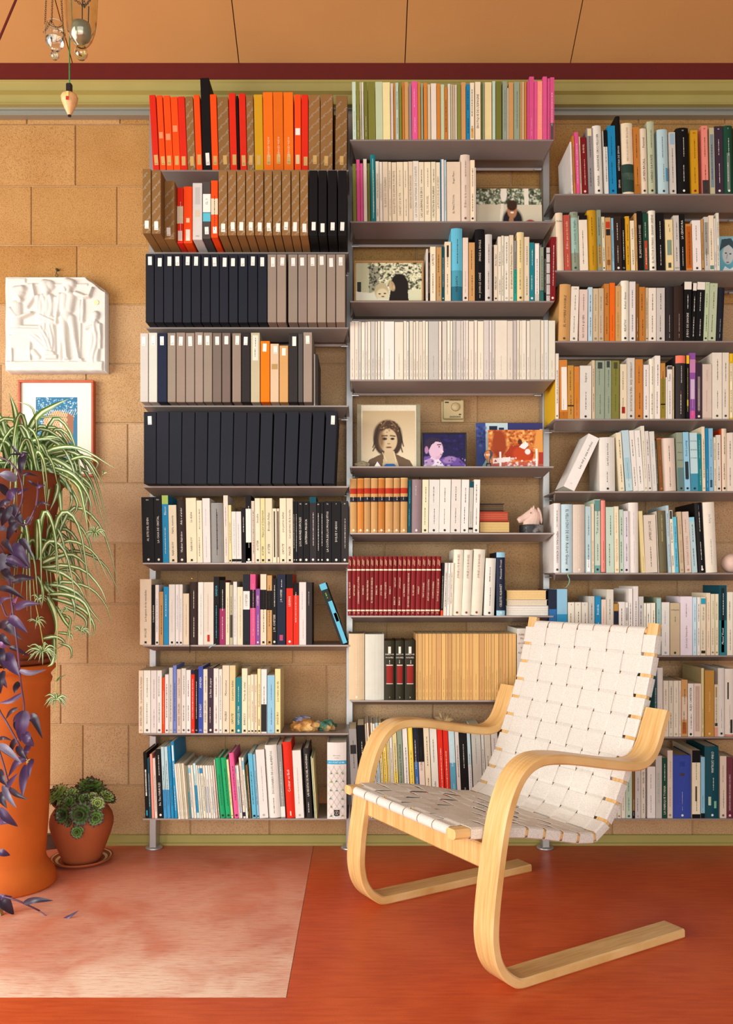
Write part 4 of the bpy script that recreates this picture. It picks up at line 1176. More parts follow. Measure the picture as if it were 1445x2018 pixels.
e, w, h = leaning('framed_photo', 698, 835, 514, 'M3', -0.215, 3, 'landscape photograph of a dark-haired woman kissing a baby outdoors, thin wooden frame', 'photo')
frame_bars(e, w, h, 0.006, 0.010, 'wood_frame', 'a87f4c'); box('backing', -w/2, w/2, 0, 0.004, 0, h, M['wood_frame'], e, color='4a3a28')
picture('photo_print', paint(150, 88, 'cfd0ac', [('r',)]*0+[('p', [(0, 0), (0.2, 0), (0.2, 1), (0, 1)], 'b6b894'), ('p', [(0.02, .22), (.08, .22), (.08, .5), (.02, .5)], '2a2a26')]+fo+[('p', [(0.2, .2), (.34, .3), (.36, .9), (.2, .95)], '23261c', .55), ('p', [(0, 0), (0.32, 0), (.3, .2), (0, .25)], 'd8d8c0'),
    ('e', .66, .38, .14, .20, '1c1512', 0, .06), ('p', [(.53, .3), (.78, .4), (.8, 0), (.5, 0)], '1c1512'), ('e', .545, .40, .045, .085, 'a8946e', 20), ('p', [(.5, .40), (.53, .5), (.55, .3), (.52, .28)], 'b8a47c'), ('e', .575, .36, .018, .032, 'c0a880'), ('e', .39, .25, .105, .135, 'b7ab84', 0, .06), ('e', .40, .16, .09, .1, 'd6cba4'), ('e', .36, .19, .02, .01, '4a3f2c'), ('e', .44, .2, .02, .01, '4a3f2c'), ('e', .41, .12, .025, .01, '7a5c44'), ('p', [(.28, 0), (.52, 0), (.48, .06), (.34, .07)], 'dcd8c4')]), w-0.012, h-0.012, e, y=-0.003, z0=0.006)
boy = [('p', [(0, .6), (1, .58), (1, 1), (0, 1)], '55604c'), ('n', 0, .6, 1, 1, 420, .016, ['28301f', 'c8cfae', '6a785c', '3c4630', 'dfe2cc']), ('p', [(.73, .58), (.80, .58), (.8, 1), (.73, 1)], 'e2dcc8'), ('e', .42, .85, .05, .1, 'e8e2d0'), ('p', [(0, 0), (1, 0), (1, .58), (0, .57)], 'cfc6ac'), ('p', [(.35, .1), (.38, .62), (.42, .62), (.4, .1)], 'e6dfc8'),
    ('p', [(.28, 0), (.4, .12), (.45, .1), (.42, 0)], 'a01c28'), ('e', .82, .06, .09, .07, 'a01c28'), ('e', .55, .16, .155, .17, '1f1d22'), ('p', [(.4, 0), (.7, 0), (.7, .15), (.4, .15)], '1f1d22'), ('e', .545, .45, .075, .115, 'b07a54'), ('e', .545, .56, .078, .07, '3a2618'), ('e', .52, .47, .012, .01, '241a14'), ('e', .57, .47, .012, .01, '241a14'), ('e', .545, .38, .028, .012, 'e8dcd0'), ('e', .53, .18, .035, .05, 'b07a54')]
e, w, h = leaning('snapshot_print', 939.5, 1069, 368, 'M2', -0.19, 6, 'unframed colour snapshot of a smiling boy in a dark jumper on a sofa', 'photo')
box('paper', -w/2, w/2, 0, 0.0006, 0, h, M['pages'], e, color='e8e4d8'); picture('photo_print', paint(120, 62, 'cfc6ac', boy), w, h, e, y=-0.0003)
girl = [('g', .2, 1, 'c0aa80'), ('e', .48, .58, .27, .27, '4a3420', 0, .08), ('e', .32, .42, .1, .2, '3e2a1a', 20), ('e', .66, .42, .09, .2, '3e2a1a', -15), ('p', [(.02, 0), (.14, .15), (.42, .27), (.62, .25), (.9, .13), (.98, 0)], '6c5238'), ('p', [(.37, .0), (.42, .30), (.6, .30), (.7, 0)], 'd0b98e'), ('e', .49, .48, .17, .215, 'd2bc92', 0, .06), ('e', .36, .5, .05, .17, '8a6c48', 0, .5), ('p', [(.28, .5), (.33, .64), (.46, .7), (.62, .66), (.7, .5), (.72, .7), (.6, .82), (.4, .83), (.27, .7)], '4a3420'),
    ('n', .3, .62, .68, .80, 40, .013, ['6b4c2c', '2e2014', '8a6a44', 'b09468']), ('l', .47, .84, .36, .73, .007, '8a6a44'), ('l', .52, .84, .62, .74, .007, '8a6a44'), ('l', .44, .83, .31, .68, .006, '6b4c2c'), ('l', .3, .7, .2, .36, .01, '2e2014'), ('l', .7, .7, .78, .38, .01, '2e2014'), ('l', .26, .4, .2, .3, .012, '4a3420'), ('l', .72, .4, .76, .28, .012, '4a3420'),
    ('e', .42, .51, .05, .026, '5a4228'), ('e', .57, .51, .04, .02, '3a2a1c'), ('e', .42, .51, .022, .016, '1c120c'), ('e', .57, .51, .02, .015, '1a120c'), ('l', .37, .56, .47, .565, .011, '4a3522'), ('l', .53, .565, .62, .555, .011, '4a3522'), ('e', .5, .425, .03, .01, '9a7c56'), ('e', .5, .36, .06, .014, '75543c'), ('l', .38, .27, .46, .12, .006, 'e4d6b4'), ('l', .6, .27, .64, .1, .006, 'e4d6b4')]
e, w, h = leaning('framed_photo', 704, 829, 795, 'M5', -0.19, 4, 'tall sepia portrait of a child with messy hair in a pale grey mount', 'photo')
box('mount', -w/2, w/2, 0.0, 0.006, 0, h, M['wood_frame'], e, color='8f896c'); box('paper', -w*.435, w*.435, -0.0012, 0.0, 0, h*.985, M['pages'], e, color='e0d8bc'); picture('photo_print', paint(100, 104, 'e2d4b0', girl), w*.83, h*.895, e, y=-0.0016)
kid2 = [('n', .4, .3, 1, 1, 60, .03, ['1c1450', '2a2068', '120c30']), ('p', [(0, 0), (.02, .3), (.2, .32), (.34, .2), (.6, .32), (.85, .25), (1, .05), (1, 0)], '6a4a9a'), ('p', [(0, 0), (.2, .3), (.35, .25), (.5, 0)], 'e8d8e4'), ('e', .3, .52, .17, .24, 'd8b8cc', 0, .06), ('p', [(.42, .55), (.49, .45), (.44, .40), (.4, .5)], 'e0c4d0'), ('p', [(.3, .3), (.44, .34), (.4, .24), (.3, .2)], 'd0a8c0'), ('p', [(.02, .55), (.06, .8), (.2, .9), (.4, .84), (.44, .74), (.3, .76), (.2, .66), (.14, .5)], '2c2038'), ('e', .08, .5, .045, .09, 'b080a8'), ('e', .38, .6, .02, .014, '1c1028'), ('l', .34, .66, .42, .67, .012, '2c2038'), ('e', .42, .36, .02, .012, '8a4a78'), ('e', .15, .12, .12, .09, 'b090b8', 20), ('e', .62, .2, .16, .08, '9a78b0', 10), ('n', 0, 0, 1, .3, 30, .02, ['4a3478', 'c8b0d0', '2c1c58'])]
e, w, h = leaning('framed_photo', 832, 920, 852, 'M5', -0.205, 5, 'small violet-toned photo of a young child in profile, dark frame', 'photo')
frame_bars(e, w, h, 0.004, 0.006, 'wood_frame', '2a2420'); box('backing', -w/2, w/2, 0, 0.012, 0, h, M['wood_frame'], e, color='2a2018'); picture('photo_print', paint(84, 66, '1a1244', kid2), w-.008, h-.008, e, y=-0.002, z0=0.004)
e, w, h = leaning('snapshot_print', 939, 1071, 832, 'M5', -0.15, 5, 'larger bluish print of a house front standing behind the riders print', 'photo')
box('paper', -w/2, w/2, 0, 0.0006, 0, h, M['pages'], e, color='e0e4e4'); picture('photo_print', paint(90, 60, 'c2d2d2', [('p', [(0, 0), (0, 1), (.15, 1), (.15, .0)], '3a4a88'), ('n', 0, .5, .15, 1, 25, .02, ['22306a', '5a6aa8']), ('p', [(.2, .8), (.32, .8), (.32, .94), (.2, .94)], '1c2440'), ('p', [(.34, .8), (.42, .8), (.42, .9), (.34, .9)], '2a3458'), ('p', [(.48, .84), (1, .86), (1, 1), (.48, 1)], '34346c'), ('p', [(.06, 0), (.15, .22), (.25, .1), (.3, 0)], '9ac4c0')]), w, h, e, y=-0.0003)
rid = [('p', [(0, .35), (1, .35), (1, 1), (0, 1)], 'd8823a'), ('n', 0, .35, 1, 1, 420, .022, ['b0531c', 'e8a050', 'f2c070', '8a3c14', 'd06a24']), ('e', .2, .62, .14, .28, '9a3c14', 0, .2), ('e', .95, .6, .1, .3, 'e09a48'), ('p', [(.3, .35), (.4, .55), (.62, .62), (.74, .5), (.84, .4), (.8, .2), (.5, .2), (.34, .22)], 'a8340e'), ('e', .62, .36, .17, .13, 'c0420f'), ('p', [(.56, .55), (.68, .7), (.74, .6), (.66, .48)], 'f2ece4'), ('e', .58, .68, .04, .05, '5a2414'), ('e', .72, .42, .05, .05, 'f0e8e0'), ('p', [(0, 0), (1, 0), (1, .16), (0, .14)], 'b8604c'), ('n', .3, .0, .9, .25, 60, .018, ['f4ece4', 'd83a1c', 'e8d8cc']), ('p', [(.08, .1), (.4, .16), (.4, .28), (.08, .24)], 'f0e8e2'), ('p', [(.1, .15), (.16, .15), (.13, .22)], 'c02818'), ('p', [(.2, 0), (.235, 0), (.235, .42), (.2, .42)], 'f4efe8'), ('p', [(.86, 0), (.9, 0), (.9, .5), (.86, .5)], 'f4efe8'), ('p', [(.92, .1), (1, .1), (1, .4), (.92, .4)], 'b03020')]
e, w, h = leaning('snapshot_print', 963, 1071, 846, 'M5', -0.205, 5, 'orange-toned print of a rider jumping a horse over a white fence', 'photo')
box('paper', -w/2, w/2, 0, 0.0006, 0, h, M['pages'], e, color='e0d8d0'); picture('photo_print', paint(110, 74, 'd8823a', rid), w, h, e, y=-0.0003)
e, w, h = leaning('portrait_card', 1416, 1462, 463, 'R2', -0.20, 5, 'blue-tinted card with a portrait of a man in a high collar', 'photo')
box('paper', -w/2, w/2, 0, 0.001, 0, h, M['pages'], e, color='9cc0c8'); picture('photo_print', paint(70, 90, '5fa8b8', [('g', .2, 1, '88bcc4'), ('e', .45, .52, .24, .32, 'c8d0cc', -8, .08), ('p', [(.08, .6), (.2, .92), (.6, .95), (.85, .7), (.7, .66), (.5, .78), (.25, .7)], '3a5058'), ('e', .36, .56, .05, .02, '2c3c44'), ('e', .55, .54, .05, .02, '2c3c44'), ('l', .42, .52, .38, .42, .02, '9aa8a8'), ('e', .42, .32, .07, .02, '6a6a70'), ('p', [(.1, 0), (.3, .22), (.5, .14), (.8, .25), (1, 0)], 'e4e8e4'), ('p', [(.6, 0), (.8, .2), (1, .2), (1, 0)], '2a3a44')]), w, h, e, y=-0.0003)

# ------------------------------------------------------------------ small things on the shelves
def blob(name, c, r, m, seed, parent=None, color=None, sub=3, amp=0.25, fr=2.2, flat=None, smooth=False):
    from mathutils import noise
    bm = bmesh.new(); bmesh.ops.create_icosphere(bm, subdivisions=sub, radius=1)
    for v in bm.verts:
        n = noise.noise(v.co*fr+Vector((seed*3.1, seed, 0)))+0.5*noise.noise(v.co*fr*2.3+Vector((0, seed*1.7, 4)))
        v.co *= 1+amp*n
        if flat is not None and v.co.z < flat: v.co.z = flat
        v.co = Vector((v.co.x*r[0], v.co.y*r[1], v.co.z*r[2]))
    lo = min(v.co.z for v in bm.verts)
    for v in bm.verts: v.co.z -= lo
    return bm_obj(name, bm, m, parent, smooth=smooth, color=color, loc=c)
def _mineral(c1, c2, c3):
    def f(nt, b):
        tc = nd(nt, 'ShaderNodeTexCoord'); n = nd(nt, 'ShaderNodeTexNoise', i_Scale=22, i_Detail=6); nt.links.new(tc.outputs['Object'], n.inputs['Vector'])
        nt.links.new(ramp(nt, n.outputs['Fac'], [(0.35, lin(c1)), (0.5, lin(c2)), (0.62, lin(c3))]), b.inputs['Base Color']); b.inputs['Roughness'].default_value = 0.55; bump(nt, b, 90, 0.6, 0.004)
    return f
M['min1'] = mat('ochre_mineral', _mineral('7a4a1c', 'b98440', 'd8b070')); M['min2'] = mat('green_mineral', _mineral('1d3b34', '2f6a50', 'b48a54')); M['min3'] = mat('lilac_crust', _mineral('4a4a62', '7a7a94', '8a7a70'))
z8 = SZ['L8']+0.0005
o = blob('mineral', (X(600, -.19), -0.185, z8), (0.050, 0.032, 0.025), M['min1'], 2, amp=.45, flat=-.55); tag(o, 'larger ochre mineral specimen with a lilac crust on top', 'mineral', 'minerals on the shelf')
blob('crystal_crust', (-0.008, 0.006, 0.022), (0.030, 0.02, 0.012), M['min3'], 5, o, amp=.5)
o = blob('mineral', (X(646, -.185), -0.18, z8), (0.030, 0.024, 0.022), M['min2'], 8, amp=.45, flat=-.55); tag(o, 'smaller dark green mineral with a brown rim', 'mineral', 'minerals on the shelf')
M['white_stone'] = mat('white_stone', plain('d8cfc0', 0.7, bs=60, bst=.3))
o = blob('pebble', (X(626, -.13), -0.13, z8), (0.013, 0.013, 0.015), M['white_stone'], 11, amp=.3, flat=-.6); tag(o, 'small white pebble between the two minerals', 'stone')
M['pink_stone'] = mat('pink_alabaster', plain('dcbcaa', 0.45, vary=.1, vs_=40, bs=50, bst=.1)); M['black_marble'] = mat('black_speckled_marble', _mineral('0f0f10', '17171a', '8a8680'))
o = blob('pink_stone', (X(714, -.21), -0.21, SZ['M5']+.0005), (0.026, 0.014, 0.013), mat('grey_stone', plain('9a8c70', .8, bs=50, bst=.3)), 3, amp=.25, flat=-.6); o.name = 'stone'; tag(o, 'rough grey-brown stone at the foot of the sepia portrait', 'stone')
e = empty('paper_boat', (X(762, -.222), -.222, SZ['M5']+.0005)); tag(e, 'small white and blue folded paper pieces before the sepia portrait', 'ornament')
mesh('white_fold', [(-.042, 0, 0), (-.018, 0, 0), (-.031, .004, .019), (-.03, .012, 0)], [(0, 1, 2), (1, 3, 2), (3, 0, 2), (0, 3, 1)], M['tint'], e, color='ece8e0')
mesh('blue_fold', [(-.012, 0, 0), (.034, 0, 0), (.026, .004, .011), (-.002, .004, .011), (.012, .012, 0)], [(0, 1, 2, 3), (1, 4, 2), (4, 0, 3), (2, 4, 3), (0, 4, 1)], M['tint'], e, color='1f5fa0')
M['glass'] = mat('clear_glass', lambda nt, b: [b.inputs[k].__setattr__('default_value', v) for k, v in (('Base Color', (0.97, 0.98, 0.95, 1)), ('Roughness', 0.03), ('Transmission Weight', 1.0), ('IOR', 1.45))])
e = empty('light_bulb', (X(963, -.225), -.226, SZ['M5']+.0005)); tag(e, 'old clear light bulb standing on its cap before the riders print', 'bulb')
v, f = lathe([(0.0045, .012), (.005, .016), (.011, .028), (.0145, .038), (.0135, .047), (.008, .0545), (0, .0565)], 24); mesh('glass_bulb', v, f, M['glass'], e, smooth=True)
v, f = lathe([(0, 0), (.006, 0), (.0085, .003), (.0085, .011), (.005, .0125), (0, .0125)], 20); mesh('bulb_cap', v, f, M['black_marble'], e, smooth=True)
mesh('filament', *tube([(-.003, 0, .013), (-.003, 0, .03), (0, 0, .035), (.003, 0, .03), (.003, 0, .013)], .0007, 5), M['rail'], e)
# horse head on its black base
e = empty('horse_head_sculpture', (X(1048, -.20), -.195, SZ['M6']+.0005)); tag(e, 'pink stone horse head on a round black speckled base', 'sculpture')
v, f = lathe([(0, 0), (.0395, 0), (.0405, .002), (.0405, .026), (.0385, .0285), (0, .0285)], 36); mesh('base', v, f, M['black_marble'], e, smooth=False)
def loft(secs, n=14):
    v, f = [], []
    for (c, ax, up, rx, rz) in secs:
        c = Vector(c); ax = Vector(ax).normalized(); s_ = Vector((0, 1, 0)); u_ = ax.cross(s_).normalized()
        for k in range(n):
            a = 2*math.pi*k/n; v.append(c+s_*math.cos(a)*rx+u_*math.sin(a)*rz)
    m_ = len(secs)
    for i in range(m_-1):
        for k in range(n): f.append((i*n+k, i*n+(k+1) % n, (i+1)*n+(k+1) % n, (i+1)*n+k))
    f.append(tuple(range(n-1, -1, -1))); f.append(tuple((m_-1)*n+k for k in range(n))); return v, f
neck = loft([((-.002, 0, .027), (0, 0, 1), 0, .018, .030), ((.001, 0, .038), (0.02, 0, 1), 0, .017, .027), ((.008, 0, .052), (-.1, 0, 1), 0, .015, .0225), ((.010, 0, .066), (-.3, 0, 1), 0, .013, .0185), ((.004, 0, .077), (-.6, 0, 1), 0, .011, .014), ((-.004, 0, .083), (-.8, 0, .5), 0, .008, .008)])
head = loft([((.014, 0, .070), (-1, 0, -.35), 0, .011, .015), ((.0, 0, .066), (-1, 0, -.4), 0, .0125, .0175), ((-.014, 0, .059), (-1, 0, -.45), 0, .0112, .0145), ((-.028, 0, .0515), (-1, 0, -.5), 0, .0095, .0118), ((-.039, 0, .0455), (-1, 0, -.6), 0, .0098, .0118), ((-.046, 0, .041), (-1, 0, -.6), 0, .007, .0085)])
o = mesh('horse_head', *merge(neck, head), M['pink_stone'], e, smooth=True); md = o.modifiers.new('r', 'REMESH'); md.mode = 'VOXEL'; md.voxel_size = 0.0016; md.use_smooth_shade = True
mesh('ear', *loft([((.006, -.006, .080), (.1, 0, 1), 0, .0032, .0042), ((.007, -.0065, .087), (.1, 0, 1), 0, .0028, .0036), ((.008, -.006, .095), (.1, 0, 1), 0, .0005, .0007)], 8), M['pink_stone'], e, smooth=True)
mesh('ear', *loft([((.006, .006, .080), (.1, 0, 1), 0, .0032, .0042), ((.007, .0065, .087), (.1, 0, 1), 0, .0028, .0036), ((.008, .006, .095), (.1, 0, 1), 0, .0005, .0007)], 8), M['pink_stone'], e, smooth=True)
mane = [((.012+.012*math.sin(t*1.6), 0, .088-.055*t)) for t in [i/8 for i in range(9)]]
mesh('mane', *tube([(q[0]+.010, q[1], q[2]) for q in mane], [.003, .005, .006, .006, .0055, .005, .005, .004, .002], 8), M['pink_stone'], e, smooth=True)
mesh('eye', *lathe([(0, -.002), (.002, -.001), (.002, .001), (0, .002)], 8, -.004, -.0118, .069), M['black_marble'], e)
o = blob('stone_ball', (X(1441, -.19), -.19, SZ['R6']+.0005), (.0335, .0335, .0335), M['pink_stone'], 1, amp=.02, smooth=True); tag(o, 'round pinkish stone ball at the end of its shelf', 'ornament')
# lying books
def lying(name, word, xa, xb, ya, yb, z0, rot_, colr, cn, label, pcol='dcc8a0', cover=True, soft=False):
    w, d, h = xb-xa, yb-ya, 0
    return None
def flat_book(pxa, pxb, pyt, pyb, row_, label, cover, page, kind='h', y=-.225, rot_=0, d=.125, zoff=0.0):
    z0 = Zc(pyb, y) if zoff is None else SZ[row_]+zoff+.0006; xa, xb = X(pxa, y), X(pxb, y); t = Zc(pyt, y)-z0-.0004; w = xb-xa
    c = .0025 if kind == 'h' else .0007
    n = {'h': 'hardcover_book', 'p': 'paperback_book'}[kind]
    v, f = u_shell(t, w, d, c, 'p'); v = [(q[2]-w/2, q[1], q[0]+t/2) for q in v]                  # spine towards the room, lying on its side
    # turned so that the page edges face the room
    v = [(-q[0], d-q[1], q[2]) for q in v] if kind != 's' else v
    o = mesh(n, v, f, M['cloth'], color=cover, loc=((xa+xb)/2, y, z0), rot=(0, 0, rot_))
    a, g = boxvf(-w/2+.003, w/2-.003, .004, d-c*1.5, c*1.02, t-c*1.02); mesh('page_block', a, g, M['pages'], o, color=page)
    for i in range(3):
        zz = c+(t-2*c)*(i+1)/4; a, g = boxvf(-w/2+.004, w/2-.004, .0036, .004, zz-.0003, zz+.0003); mesh('gathering_edge', a, g, M['pages'], o, color='b89a6a')
    tag(o, label, 'book'); return z0+t
flat_book(945, 1006, 1027, 1047.5, 'M6', 'old lying book with yellowed pages, lowest of three beside the horse head', '7a2c1c', 'd8b878', rot_=.02)
zz = Zc(1027, -.225)-SZ['M6']
flat_book(944, 1003, 1008, 1027, 'M6', 'red lying book in the middle of three beside the horse head', 'b04832', 'b8503c', zoff=zz)
zz2 = Zc(1008, -.225)-SZ['M6']
flat_book(944, 994, 992, 1008, 'M6', 'dark brown lying book, uppermost of three beside the horse head', '3c3028', '4a3c30', zoff=zz2, d=.1)
flat_book(997, 1086, 1194, 1212, 'M7', 'white-paged lying paperback, lowest of three beside the red volumes', 'e8e4dc', 'e6e0d4', 'p')
zz = Zc(1194, -.225)-SZ['M7']; flat_book(998, 1080, 1182, 1194, 'M7', 'thin cream lying paperback between two others beside the red volumes', 'e2d8c4', 'e0d4bc', 'p', zoff=zz)
zz = Zc(1182, -.225)-SZ['M7']; flat_book(998, 1078, 1163, 1182, 'M7', 'yellow-edged lying paperback, uppermost of three beside the red volumes', 'e0c08c', 'e4c488', 'p', zoff=zz, rot_=-.02)
# books that lean far over
def tilted(row_, pxb, deg, w, h, d, y, name, label, cover, bands, txt, left, tcol):
    o = mesh(name, *u_shell(w, h, d, .0009, 'p'), M['cover'], color=cover); off = Vector((w/2 if left else -w/2, 0, 0))
    for v in o.data.vertices: v.co += off
    o.location = (X(pxb, y), y, SZ[row_]+.0005); o.rotation_euler = (0, math.radians(-deg), 0); tag(o, label, 'book')
    a, g = boxvf(-w/2+.001, w/2-.001, .0015, d-.001, .001, h-.001); mesh('page_block', [(q[0]+off.x, q[1], q[2]) for q in a], g, M['pages'], o, color='ddd4c0')
    for b0, b1, c, wd, xc in bands: a, g = strip(w, 'p', b0*h, b1*h, .0003, wd, xc*w); mesh('spine_band', [(q[0]+off.x, q[1], q[2]) for q in a], g, M['ink'], o, color=c)
    parts = [place_text(s_, xo*w, zc*h, sz, 'u', -.0007, L*h) for s_, xo, zc, sz, L in txt]; a, g = merge(*parts); mesh('spine_title', [(q[0]+off.x, q[1], q[2]) for q in a], g, M['ink'], o, color=tcol); return o
tilted('L7', 672, 20, .0225, .214, .135, -.235, 'paperback_book', 'thick cyan and black paperback leaning alone against the upright', '26282a', [(0, .70, '62b8d2', .62, .19), (.90, 1, '62b8d2', .995, 0), (.72, .88, '22302c', .9, 0), (.36, .5, '7fc0a8', .5, .3)], [('A. GIDE', 0, .8, .006, .1)], True, 'c8d24a')
tilted('R5', 1132, -25.5, .0395, .196, .125, -.235, 'hardcover_book', 'slumped white boxed volume leaning right against its upright twin', 'e9e5dc', [], [('Las mil y una noches', .05, .64, .012, .52), ('1', .0, .1, .008, .05)], False, '3a3430')
# thermostat, pendant, bookmarks, dried flower
M['putty'] = mat('putty_plastic', plain('d9c28c', .45)); M['dark'] = mat('dark_plastic', plain('3a3020', .6))
e = empty('thermostat', (X(892, -.004), -.0012, Zc(833, 0))); tag(e, 'beige room thermostat with round dial on the wall above the portraits', 'thermostat')
w = .083; h = .077; box('back_plate', -w/2, w/2, -.010, 0, 0, h, M['putty'], e, bev=.004, seg=2); box('cover', -w*.42, w*.46, -.03, -.010, h*.11, h, M['putty'], e, bev=.004, seg=2)
v, f = lathe([(0, -.007), (.0135, -.007), (.0148, -.004), (.0148, 0)], 32); o = mesh('dial', [(q[0]+.008, -.030+q[2], q[1]+h*.66) for q in v], f, M['putty'], e, smooth=True)
v, f = lathe([(.0150, -.0004), (.0158, -.0004)], 32); mesh('dial_ring', [(q[0]+.008, -.0302+q[2], q[1]+h*.66) for q in v], f, M['dark'], e)
for i in range(8): box('vent_slot', .0-.012+i*.005, .0-.0095+i*.005, -.0306, -.029, h*.16, h*.24, M['dark'], e)
for i in range(8): box('vent_slot', .0-.012+i*.005, .0-.0095+i*.005, -.0306, -.029, h*.955, h*.995, M['dark'], e)
box('emblem', -.03, -.016, -.0304, -.03, h*.84, h*.9, M['dark'], e); box('emblem', .02, .028, -.0304, -.03, h*.28, h*.34, M['dark'], e)
M['brass'] = mat('brass', plain('c8a04c', .3, metal=.9))
e = empty('brass_pendant', (X(378.5, -.247), -.247, Zc(1140, -.247))); tag(e, 'tiny brass bob hanging on a thread from the shelf edge above', 'pendant')
mesh('thread', *tube([(0, 0, .006), (0, 0, .030)], .0005, 5), M['dark'], e); v, f = lathe([(0, -.004), (.0045, -.001), (.004, .002), (.0012, .0045), (.001, .007), (0, .008)], 14); mesh('bob', v, f, M['brass'], e, smooth=True)
def ribbon(name, pts, w, col, label):
    pts = spline(pts, 14); v = []; f = []
    for i, p in enumerate(pts): v += [p+Vector((-w/2, 0, 0)), p+Vector((w/2, 0, 0))]
    for i in range(len(pts)-1): f.append((2*i, 2*i+1, 2*i+3, 2*i+2))
    o = mesh(name, v, f, M['cloth'], color=col); md = o.modifiers.new('s', 'SOLIDIFY'); md.thickness = .0005; tag(o, label, 'ribbon'); return o
yq = SF-.002
ribbon('bookmark_ribbon', [P(374.5, 1268, yq), P(374.2, 1273, yq-.003), P(374.8, 1280, yq-.003), P(374, 1286, yq-.002)], .003, '2c2420', 'black bookmark ribbon hanging below the dark brown hardback')
ribbon('bookmark_ribbon', [P(425, 1269, yq), P(422, 1271, yq-.004), P(416, 1274, yq-.004), P(412, 1277, yq-.003)], .004, '8fc4d0', 'pale blue bookmark ribbon curling over the shelf edge')
ribbon('bookmark_ribbon', [P(1119, 1129, yq), P(1119.5, 1135, yq-.004), P(1122.5, 1142, yq-.004), P(1121, 1151, yq-.002), P(1115, 1158, yq+.004)], .003, '7fb49a', 'mint green bookmark ribbon hanging below the right-hand white books')
M['dry'] = mat('dried_petal', plain('b09468', .8, vary=.25))
e = empty('dried_flower', P(874, 1424, -.17)); tag(e, 'dried brown flower lying on the red books behind the armrest', 'flower')
for i in range(9):
    a = i*.7; q = [Vector((0, 0, 0)), Vector((.018*math.cos(a), -.006, .010+.014*math.sin(a))), Vector((.034*math.cos(a), -.004+.01*math.sin(i), .012+.026*math.sin(a)))]
    v = []; f = []
    for k, p in enumerate(spline(q, 6)): ww = [.001, .004, .006, .006, .004, .001][k]; v += [p+Vector((0, -.001, ww)), p+Vector((.001, .001, -ww))]
    for k in range(5): f.append((2*k, 2*k+1, 2*k+3, 2*k+2))
    mesh('petal', v, f, M['dry'], e)
